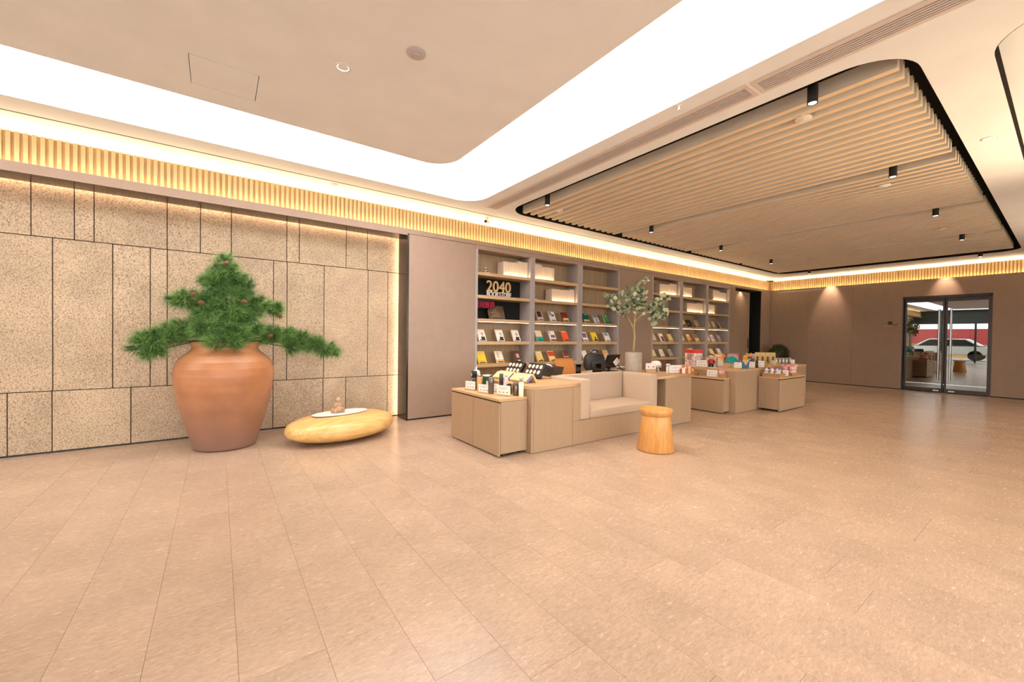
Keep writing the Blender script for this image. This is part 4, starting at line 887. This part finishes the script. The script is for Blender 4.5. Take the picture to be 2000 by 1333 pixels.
# yellow gift boxes leaning on their lids
def gift(x, y, rz, label):
    t = thing('gift_box', label, 'gift box', (x, y, Z1+.002), rz)
    b = MB(); b.box(-.15, .15, 0, .10, 0, .035); o = b.build('tray', col('gift_yellow', (.74, .58, .26)), t); o.rotation_euler = (math.radians(38), 0, 0); o.location = (0, -.11, 0)
    e = MB().box(.150, .152, 0, .10, 0, .035).build('end_flap', col('gift_violet', (.20, .17, .40)), o)
    s = MB().lathe([(0, 0), (.022, 0), (.022, .001), (0, .001)], 16).build('seal', col('gift_seal', (.55, .50, .30)), o, loc=(-.06, .06, .0352))
    MB().box(.03, .11, .055, .07, .035, .0358).build('print', col('gift_rose', (.70, .45, .35)), o)
    MB().prism([(0.02, .0), (.055, 0), (-.012, .098), (-.03, .086)], 'x', -.148, .148).build('easel', col('gift_card', (.66, .46, .20)), t)
gift(2.93, 3.76, RZ+.06, 'open yellow gift box with a violet end, nearer of the two')
gift(2.92, 4.10, RZ+.06, 'open yellow gift box with a violet end, farther of the two')
# egg trays
def eggs(x, y, rz, label):
    t = thing('sample_tray', label, 'tray', (x, y, Z1+.002), rz)
    tr = MB().box(-.15, .15, 0, .20, 0, .045).build('tray', col('tray_black', (.015, .013, .012), .35), t, .004); tr.rotation_euler = (math.radians(55), 0, 0); tr.location = (0, -.06, 0.0)
    me = None
    for i in range(4):
        for j in range(2):
            if me is None: o = MB().ball((0, 0, 0), .021, .030, .016, 12, 8).build('egg', col('egg_cream', (.80, .66, .55), .35), tr, smooth=True); me = o.data
            else: o = link('egg', me, tr)
            o.location = (-.105+.07*i, .062+.08*j, .05)
    MB().prism([(.05, 0), (.085, 0), (.02, .13), (-.03, .1)], 'x', -.02, .02).build('easel', BLACK, t)
eggs(3.30, 4.02, RZ+.06, 'black tray of eight cream eggs, nearer of the two')
eggs(3.24, 4.37, RZ+.06, 'black tray of eight cream eggs, farther of the two')
t = thing('gift_case', 'open black case with a pale rope handle beside the egg trays', 'case', (3.66, 4.13, Z1+.002), RZ+.1)
MB().prism([(-.09, 0), (.09, 0), (.13, .125), (-.13, .125)], 'y', -.10, .10).build('shell', col('case_dark', (.045, .035, .03), .4), t, .004)
MB().tube([(-.05, -.06, .127), (-.04, -.09, .15), (.0, -.10, .16), (.05, -.09, .15), (.06, -.06, .127)], .009, 10).build('handle', PAPER, t, smooth=True)
box('insert', BLACK, t, -.11, .11, -.08, .08, .1255, .128)
# orange display board, acrylic holders, bag, screen
t = thing('display_board', 'tilted orange-brown leather board behind the seat back', 'board', (4.06, 4.25, Z1+.002), -.1)
o = MB().box(-.16, .16, -.008, .008, 0, .23).build('panel', mat('tan_leather', (.40, .15, .035), .5, noise=.08), t, .003); o.rotation_euler = (-.45, 0, 0)
MB().box(-.165, .165, -.012, .012, .22, .235).build('top_rail', MATS['tan_leather'], o)
box('foot', MATS['tan_leather'], t, -.15, .15, -.02, .06, 0, .008)
def acr(x, y, w, h, label):
    t = thing('acrylic_stand', label, 'stand', (x, y, Z1)); box('sheet', ACR, t, -w/2, w/2, -.002, .002, 0.004, h); box('foot', ACR, t, -w/2, w/2, -.03, .03, 0, .004)
acr(4.09, 4.06, .10, .15, 'clear acrylic stand before the orange board'); acr(4.50, 4.06, .11, .145, 'clear acrylic stand before the black bag')
card(4.27, 4.02, Z1, .15, .06, 'low beige card between orange board and black bag', .2, KRAFT, 3, col('card_beige', (.55, .45, .36)))
t = thing('bag', 'bulging black bag with a top handle on the counter', 'bag', (4.62, 4.26, Z1))
V, F = superell(.20, .11, .30, 2.9, 32, 14); from_arrays('body', V, F, mat('black_nylon', (.012, .011, .011), .6, noise=.3, scale=12, bump=.3), t, smooth=True)
MB().tube([(-.07, 0, .285), (-.06, -.01, .325), (0, -.01, .338), (.06, -.01, .325), (.07, 0, .285)], .010, 8).build('handle', BLACK, t, smooth=True)
V, F = superell(.16, .03, .2, 2.6, 24, 10); fp_ = from_arrays('front_pocket', V, F, MATS['black_nylon'], t, smooth=True); fp_.location = (0, -.10, .01)
MB().tube([(-.15, -.06, .22), (-.05, -.10, .275), (.06, -.10, .275), (.15, -.06, .22)], .005, 6).build('zip', BLACK, t)
t = thing('monitor', 'black tilted till screen with a white tag, right of the black bag', 'screen', (5.0, 4.30, Z1), .12)
o = MB().box(-.17, .17, -.012, .012, .06, .28).build('screen', col('screen_black', (.008, .008, .009), .2), t, .006); o.rotation_euler = (.35, 0, 0)
box('stand', BLACK, t, -.10, .10, -.10, .08, 0, .012, .003); MB().tube([(0, 0, .01), (0, -.01, .13)], .025, 12).build('neck', BLACK, t)
tg = MB().box(-.05, .05, -.0015, .0015, -.05, .05).build('tag', PAPER, t, loc=(.06, -.10, .15)); tg.rotation_euler = (.35, .7, 0); MB().box(-.035, .035, -.0022, -.0015, .01, .035).build('print', col('tag_rose', (.7, .45, .42)), tg)
MB().tube([(.17, -.05, .09), (.19, -.09, .05), (.18, -.14, .012), (.12, -.2, .008)], .007, 6).build('cable', BLACK, t)
for i, (dx, c_) in enumerate(((0, PAPER), (.012, col('paper_tan', (.5, .38, .26))), (-.01, PAPER))):
    t = thing('booklet', ['lowest white booklet in the stack left of the concrete pot', 'tan booklet in the middle of the stack left of the concrete pot', 'top white booklet of the stack left of the concrete pot'][i], 'booklet', (5.0+dx+.12, 4.30+dx-.03*0, Z1+.018*i), .1*i) if False else thing('booklet', ['lowest white booklet in the stack left of the concrete pot', 'tan booklet in the middle of the stack left of the concrete pot', 'top white booklet of the stack left of the concrete pot'][i], 'booklet', (5.30+dx, 4.28, Z1+.020*i), .1*i)
    box('pages', c_, t, -.09, .09, -.06, .06, .002, .018); box('cover', WHITEP if i != 1 else KRAFT, t, -.091, .091, -.061, .061, .018, .0198); box('back_cover', BLACK, t, -.091, .091, -.061, .061, 0, .002)
# right half of the bench counter
t = thing('wooden_card_box', 'small wooden card box beside the concrete pot', 'card box', (5.43, 3.84, Z1), -.45)
box('block', ASHTOP, t, -.085, .085, -.02, .03, 0, .05, .002); box('sheet', PAPER, t, -.085, .085, -.010, -.008, .05, .14)
for u in (-.05, .03): box('print', col('print_dark', (.10, .08, .10)), t, u, u+.025, -.0112, -.010, .075, .09)
t = thing('dome_gadget', 'white domed gadget on splayed legs behind price cards', 'gadget', (5.60, 3.86, Z1))
MB().lathe([(.01, .07), (.075, .07), (.085, .09), (.08, .13), (.055, .165), (.0, .175)], 28).build('dome', WHITEP, t, smooth=True)
MB().lathe([(.086, .088), (.088, .095), (.086, .10)], 28).build('band', col('lid_grey2', (.35, .34, .36)), t)
for a in (.3, 2.4, 4.5): MB().tube([(.04*math.cos(a), .04*math.sin(a), .07), (.07*math.cos(a), .07*math.sin(a), .004)], .008).build('leg', WHITEP, t)
bottle(5.62, 3.66, Z1, [(0, 0), (.028, 0), (.029, .003), (.029, .085), (.018, .10), (0, .10)], WHITEP, 'small white bottle beside domed gadget', ([(0, .10), (.03, .10), (.03, .135), (0, .135)], col('cap_lilac', (.68, .64, .70))), 'bottle', 'bottle')
card(5.56, 3.50, Z1, .20, .125, 'wide white price card at the front right of bench counter', -.35)
card(5.605, 3.395, Z1, .05, .09, 'narrow white card at the front right corner of the bench counter', -.35, marks=2)
for i, (x, y, c_, lab) in enumerate(((5.655, 3.475, ('toy_red', (.50, .06, .05)), 'little red toy with a white cap behind the wide price card'), (5.69, 3.415, ('toy_orange', (.70, .25, .07)), 'little orange toy beside the red toy'), (5.70, 3.36, ('toy_peach', (.72, .32, .14)), 'little peach toy before the orange toy'))):
    t = thing('toy_figure', lab, 'toy', (x, y, Z1)); MB().lathe([(0, 0), (.022, 0), (.026, .02), (.024, .06), (.014, .075), (0, .075)], 14).build('body', col(*c_), t, smooth=True); MB().ball((0, 0, .092), .024).build('head', col('toy_cream', (.75, .5, .33)), t, smooth=True)
    MB().lathe([(0, .105), (.026, .105), (.02, .12), (0, .122)], 14).build('cap', WHITEP if i == 0 else col(*c_), t, smooth=True)
def tray_box(x, y, z, wx, wy, h, label, rz=0, m=KRAFT):
    t = thing('kraft_tray', label, 'tray', (x, y, z), rz); b = MB()
    b.box(-wx/2, wx/2, -wy/2, wy/2, 0, .004); b.box(-wx/2, wx/2, -wy/2, -wy/2+.004, .004, h); b.box(-wx/2, wx/2, wy/2-.004, wy/2, .004, h); b.box(-wx/2, -wx/2+.004, -wy/2+.004, wy/2-.004, .004, h); b.box(wx/2-.004, wx/2, -wy/2+.004, wy/2-.004, .004, h)
    b.build('tray', m, t); box('liner', PAPER, t, -wx/2+.006, wx/2-.006, -wy/2+.006, wy/2-.006, .0045, .008); return t
tray_box(6.852, 3.99, .59, .11, .15, .075, 'kraft tray of fruit-shaped toys just behind the bench counter corner')
for i, (dx, dy, c_, lab) in enumerate(((-.022, -.03, ('fruit_yellow', (.75, .52, .06)), 'yellow fruit toy in the kraft tray'), (.02, -.025, ('fruit_red', (.60, .10, .05)), 'red fruit toy in the kraft tray'), (-.018, .026, ('fruit_green', (.25, .35, .10)), 'green fruit toy in the kraft tray'), (.022, .028, ('fruit_orange', (.75, .33, .06)), 'orange fruit toy in kraft tray'))):
    t = thing('fruit_toy', lab, 'toy', (6.852+dx, 3.99+dy, .59+.0085)); MB().ball((0, 0, .055), .024, .024, .055).build('fruit', col(*c_), t, smooth=True); MB().tube([(0, 0, .11), (.004, 0, .13)], .003).build('stalk', col('stalk', (.1, .15, .04)), t)
# low cabinet B
ZB = .59
card(6.79, 3.585, ZB, .17, .12, 'white price card on the low cabinet drawn out on the left', RZ+.25, marks=4)
t = tray_box(6.84, 3.45, ZB, .12, .09, .07, 'small kraft box with pink goods beside price card')
t = thing('pink_packet', 'pink packet standing in the small kraft box', 'packet', (6.84, 3.45, ZB+.0085)); box('pack', col('packet_pink', (.65, .34, .34)), t, -.045, .045, -.03, .03, 0, .125, .004); box('label', col('packet_label', (.75, .55, .52)), t, -.0455, -.045, -.02, .02, .07, .11)
# display counter goods (z = T2)
t = thing('gift_bag', 'large red and white patterned gift box at the left of the display counter', 'gift box', (7.02, 4.10, T2), -.15)
box('body', col('giftbox_white', (.76, .66, .62)), t, -.05, .17, -.10, .10, 0, .30, .002)
box('top_band', col('giftbox_red', (.66, .04, .03)), t, -.052, .172, -.102, .102, .245, .305); box('panel', col('giftbox_grey', (.36, .33, .33)), t, -.0515, -.05, -.05, .05, .12, .24)
for i in range(26):
    u, v = random.uniform(-.04, .15), random.uniform(.02, .23); box('pattern', col(*random.choice((('giftbox_red', 0), ('giftbox_black', (.04, .03, .03)), ('giftbox_rose', (.55, .2, .2))))) if False else random.choice((MATS['paint_giftbox_red'], col('giftbox_black', (.04, .03, .03)), col('giftbox_rose', (.55, .2, .2)))), t, u, u+.016, -.1012, -.10, v, v+.018)
for i in range(22):
    u, v = random.uniform(-.09, .07), random.uniform(.02, .23); box('pattern', random.choice((MATS['paint_giftbox_red'], MATS['paint_giftbox_rose'])), t, -.0524, -.0512, u, u+.018, v, v+.02)
MB().tube([(-.045, -.05, .305), (-.03, 0, .33), (-.045, .05, .305)], .006).build('handle', PAPER, t)
card(6.985, 3.88, T2, .18, .13, 'white price card before the red patterned gift box', RZ+.2)
t = thing('doll', 'small doll in a red jacket with black hair in clear case', 'doll', (7.15, 3.80, T2+.006), RZ+.35)
b = MB(); b.tube([(-.022, 0, .0), (-.02, 0, .06)], .017, 12, .02); b.tube([(.022, 0, .0), (.02, 0, .06)], .017, 12, .02); b.build('legs', BLACK, t, smooth=True)
MB().lathe([(0, .05), (.040, .052), (.048, .075), (.040, .125), (.018, .138), (0, .138)], 18, (0, 0, 0), 1, .8).build('jacket', col('doll_red', (.36, .025, .03)), t, smooth=True)
b = MB(); b.tube([(-.036, 0, .122), (-.058, -.01, .095), (-.062, -.016, .075)], .014, 10, .011); b.tube([(.036, 0, .122), (.058, -.01, .095), (.062, -.016, .075)], .014, 10, .011); b.build('arms', MATS['paint_doll_red'], t, smooth=True)
MB().ball((0, 0, .18), .048, .044, .046, 18, 12).build('head', col('doll_skin', (.70, .42, .29)), t, smooth=True)
MB().lathe([(.047, .192), (.045, .205), (.03, .228), (0, .238)], 18, (0, .006, 0), 1, .9).build('hair', BLACK, t, smooth=True)
for u in (-.016, .016): MB().ball((u, -.042, .183), .005).build('eye', BLACK, t)
t = thing('display_case', 'clear case with a white back around the red-jacketed doll', 'case', (7.15, 3.80, T2), RZ+.35)
box('base', WHITEP, t, -.095, .095, -.06, .075, 0, .005); box('back', PAPER, t, -.095, .095, .07, .075, .005, .17); box('side', ACR, t, -.097, -.094, -.06, .07, .005, .17); box('side', ACR, t, .094, .097, -.06, .07, .005, .17)
for i in range(3):
    t = thing('toy_box', ['lowest orange toy box in the stack behind the doll', 'middle orange toy box in the stack behind the doll', 'top orange toy box in the stack behind the doll'][i], 'box', (8.08+.01*i, 4.15, T2+.07*i), RZ+.3+.1*i)
    box('carton', col('toybox_orange%d' % i, ((.72, .34, .10), (.78, .45, .16), (.70, .30, .12))[i]), t, -.085, .085, -.05, .05, 0, .068, .003); box('label', col('toybox_label', (.8, .62, .38)), t, -.06, .04, -.0512, -.05, .015, .05)
card(7.40, 3.82, T2, .19, .115, 'white price card before the orange toy boxes', RZ+.3, marks=5)
t = thing('hat', 'glossy teal bowl hat on a cream stand', 'hat', (7.48, 3.60, T2))
MB().lathe([(0, 0), (.05, 0), (.05, .004), (.02, .02), (.02, .075), (.06, .085), (0, .09)], 24).build('stand', col('stand_cream', (.66, .58, .44)), t, smooth=True)
MB().lathe([(.02, .088), (.125, .090), (.130, .10), (.118, .125), (.09, .145), (.07, .17), (.045, .19), (.02, .205), (0, .208)], 32).build('crown', col('hat_teal', (.0, .27, .29), .18), t, smooth=True)
card(7.33, 3.42, T2, .115, .105, 'white card with coloured drawing before teal hat', RZ+.35, marks=4)
t = thing('pouch', 'blue pouch with a kraft flap beside the teal hat', 'pouch', (7.42, 3.34, T2), RZ+.5)
MB().prism([(-.05, 0), (.05, 0), (.065, .14), (.055, .15), (-.07, .15)], 'y', -.025, .025).build('body', col('pouch_blue', (.02, .13, .22)), t, .006)
MB().prism([(-.052, .152), (.062, .152), (.005, .055)], 'y', -.03, -.0255).build('flap', col('pouch_flap', (.55, .36, .20)), t)
card(7.62, 3.32, T2, .085, .115, 'white card right of the blue pouch', RZ+.5)
t = bottle(7.86, 3.34, T2, [(0, 0), (.022, 0), (.022, .115), (0, .118)], col('tube_dark', (.05, .045, .05)), 'dark tube between two white cards on the display counter', ([(0, .118), (.016, .118), (.016, .13), (0, .13)], BLACK), 'tube', 'tube')
card(7.93, 3.30, T2, .10, .125, 'white card before the kraft box on the display counter', RZ+.5)
t = tray_box(8.25, 3.40, T2, .12, .10, .10, 'kraft box of gold packets at the middle of the display counter')
t = thing('tin_house', 'red metal frame box at the back of the display counter', 'box', (9.05, 4.33, T2), RZ+.6)
b = MB(); b.box(-.13, .13, -.05, .05, 0, .05); b.box(-.13, -.115, -.05, .05, .05, .20); b.box(.115, .13, -.05, .05, .05, .20); b.box(-.13, .13, -.05, .05, .185, .20); b.build('frame', col('tin_red', (.50, .05, .06)), t); box('back', PAPER, t, -.115, .115, .03, .045, .05, .185)
for i, (x, y) in enumerate(((9.25, 4.15), (9.36, 4.22), (9.45, 4.28))):
    t = thing('toy_block', ['small yellow toy block right of the teal hat', 'small cream toy block among the yellow toys', 'small yellow toy block beside the blue box'][i], 'toy', (x, y, T2), .5); c_ = (('block_yellow', (.75, .48, .07)), ('block_cream', (.78, .60, .40)), ('block_gold', (.72, .45, .12)))[i]
    box('body', col(*c_), t, -.035, .035, -.03, .03, 0, .10, .004); MB().ball((0, 0, .122), .026).build('knob', col(*c_), t, smooth=True)
t = thing('carton', 'dark blue carton with a white label under orange toy', 'box', (9.66, 4.28, T2), RZ+.6); box('body', col('carton_blue', (.10, .11, .18)), t, -.07, .07, -.045, .045, 0, .115, .002); box('label', col('carton_label', (.55, .55, .60)), t, -.03, .035, -.046, -.045, .045, .075)
t = thing('toy_house', 'orange wooden toy with ears on the dark blue carton', 'toy', (9.66, 4.28, T2+.115), RZ+.6); MB().prism([(-.06, 0), (.06, 0), (.06, .06), (.045, .09), (.02, .065), (-.02, .065), (-.045, .09), (-.06, .06)], 'y', -.03, .03).build('body', col('toy_house_orange', (.66, .32, .09)), t, .003); box('base', KRAFT, t, -.062, .062, -.032, .032, -.0, .006)
t = thing('carton', 'tall lilac carton left of the gold packets', 'box', (9.45, 4.08, T2), RZ+.6); box('body', col('carton_lilac', (.42, .34, .46)), t, -.035, .035, -.03, .03, 0, .195, .002); box('lid', col('carton_plum', (.16, .13, .22)), t, -.036, .036, -.031, .031, 0.0, .09)
t = bottle(9.42, 3.92, T2, [(0, 0), (.052, 0), (.055, .004), (.055, .14), (.05, .14), (.048, .01)], col('candle_glass', (.70, .66, .58), .25), 'white glass candle cup with a gold rim before the gold packets', ([(.056, .14), (.058, .14), (.058, .152), (.05, .152), (.05, .14)], mat('gold_rim', (.7, .45, .15), .25, metal=.8)), 'candle_cup', 'candle')
for i in range(4):
    t = thing('gold_packet', ['leftmost gold packet in the row on the display counter', 'second gold packet from the left in the row', 'third gold packet from the left in the row', 'rightmost gold packet in the row'][i], 'packet', (8.86+.085*i, 3.76-.062*i, T2), -.63)
    box('card', col('packet_gold', (.55, .34, .06), .35), t, -.05, .05, -.004, .004, 0, .245); MB().lathe([(0, .02), (.022, .03), (.028, .07), (.018, .12), (.022, .14), (.015, .165), (0, .17)], 12, (0, -.012, 0), 1, .6).build('figure', col('packet_brown', (.12, .06, .02)), t, smooth=True)
card(8.62, 3.36, T2, .08, .11, 'beige card right of the kraft box', RZ+.5, tint=col('card_beige2', (.60, .50, .34)))
t = thing('wedge_pack', 'small kraft wedge pack beside silver cans', 'packet', (9.1, 3.48, T2), RZ+.5); MB().prism([(-.03, 0), (.03, 0), (.0, .085)], 'y', -.02, .02).build('body', col('wedge_gold', (.42, .26, .08)), t); box('base', KRAFT, t, -.031, .031, -.021, .021, -.0, .003)
for i in range(5):
    bottle(9.38+.075*i, 3.62-.035*i, T2, [(0, 0), (.031, 0), (.033, .003), (.033, .10), (.030, .105), (0, .105)], mat('can_silver', (.42, .40, .37), .3, metal=.6), ['leftmost silver can in the row at the right end', 'second silver can from the left in the row', 'middle silver can of the row of five', 'fourth silver can from the left in the row', 'rightmost silver can in the row'][i], ([(0, .105), (.031, .105), (.031, .128), (0, .13)], col('can_lid', (.36, .34, .33))), 'can', 'can')
card(9.62, 3.40, T2, .07, .10, 'white card at the right end of the display counter', RZ+.55, marks=2)
# soft toys on cabinet C
tray_box(7.92, 3.09, ZB, .22, .28, .06, 'large kraft tray of blue and white soft toys')
st_l = [('white soft toy with a dark bow, left in the large tray', (-.06, .09), (.72, .66, .66), (.06, .06, .14)), ('blue and white soft toy in front of large tray', (-.06, -.08), (.60, .58, .68), (.10, .10, .30)), ('white soft toy with a red bow in the large tray', (-.06, .0), (.78, .70, .66), (.55, .12, .10)), ('cream soft toy at the right of the large tray', (.04, -.06), (.75, .64, .54), (.35, .2, .15)), ('lilac soft toy at the back of large tray', (.05, .06), (.50, .46, .58), (.2, .2, .4))]
for i, (lab, (dx, dy), c1, c2) in enumerate(st_l):
    t = thing('soft_toy', lab, 'soft toy', (7.92+dx, 3.09+dy, ZB+.0085)); r_ = .045
    MB().ball((0, 0, .045), r_, r_*.9, .045).build('body', mat('plush_%d' % i, c1, .9, noise=.1, scale=30), t, smooth=True); MB().ball((-.01, -.01, .105), .036).build('head', MATS['plush_%d' % i], t, smooth=True)
    for s in (-1, 1): MB().ball((-.015+.0*s, s*.028-.01, .135), .015).build('ear', mat('plush_bow_%d' % i, c2, .8), t, smooth=True)
tray_box(8.50, 3.06, ZB, .34, .22, .055, 'kraft tray of pink soft toys')
for i, (dx, dy, lab) in enumerate(((-.11, .03, 'pink bow-eared soft toy at the left of the pink tray'), (.0, .045, 'coral pink soft toy at the back of the pink tray'), (-.03, -.055, 'pale pink soft toy at the front of the pink tray'), (.11, -.04, 'light pink soft toy at the right of the pink tray'), (.11, .05, 'rose soft toy at the back right of the pink tray'))):
    c_ = ((.72, .34, .36), (.74, .30, .26), (.78, .50, .48), (.76, .46, .46), (.66, .30, .32))[i]
    t = thing('soft_toy', lab, 'soft toy', (8.50+dx, 3.06+dy, ZB+.0085)); m_ = mat('pink_plush_%d' % i, c_, .9, noise=.1, scale=30)
    MB().ball((0, 0, .05), (.046), .043, .05).build('body', m_, t, smooth=True); MB().ball((-.008, -.008, .12), .042).build('head', m_, t, smooth=True)
    for s in (-1, 1): MB().lathe([(0, 0), (.012, .01), (.022, .04), (.012, .055), (0, .058)], 10).build('bow', m_, t, smooth=True, loc=(-.008, s*.022, .14)).rotation_euler = (-s*.7, 0, 0)
card(8.16, 2.99, ZB, .085, .11, 'white card between blue and pink soft toy trays', RZ+.5, marks=2)
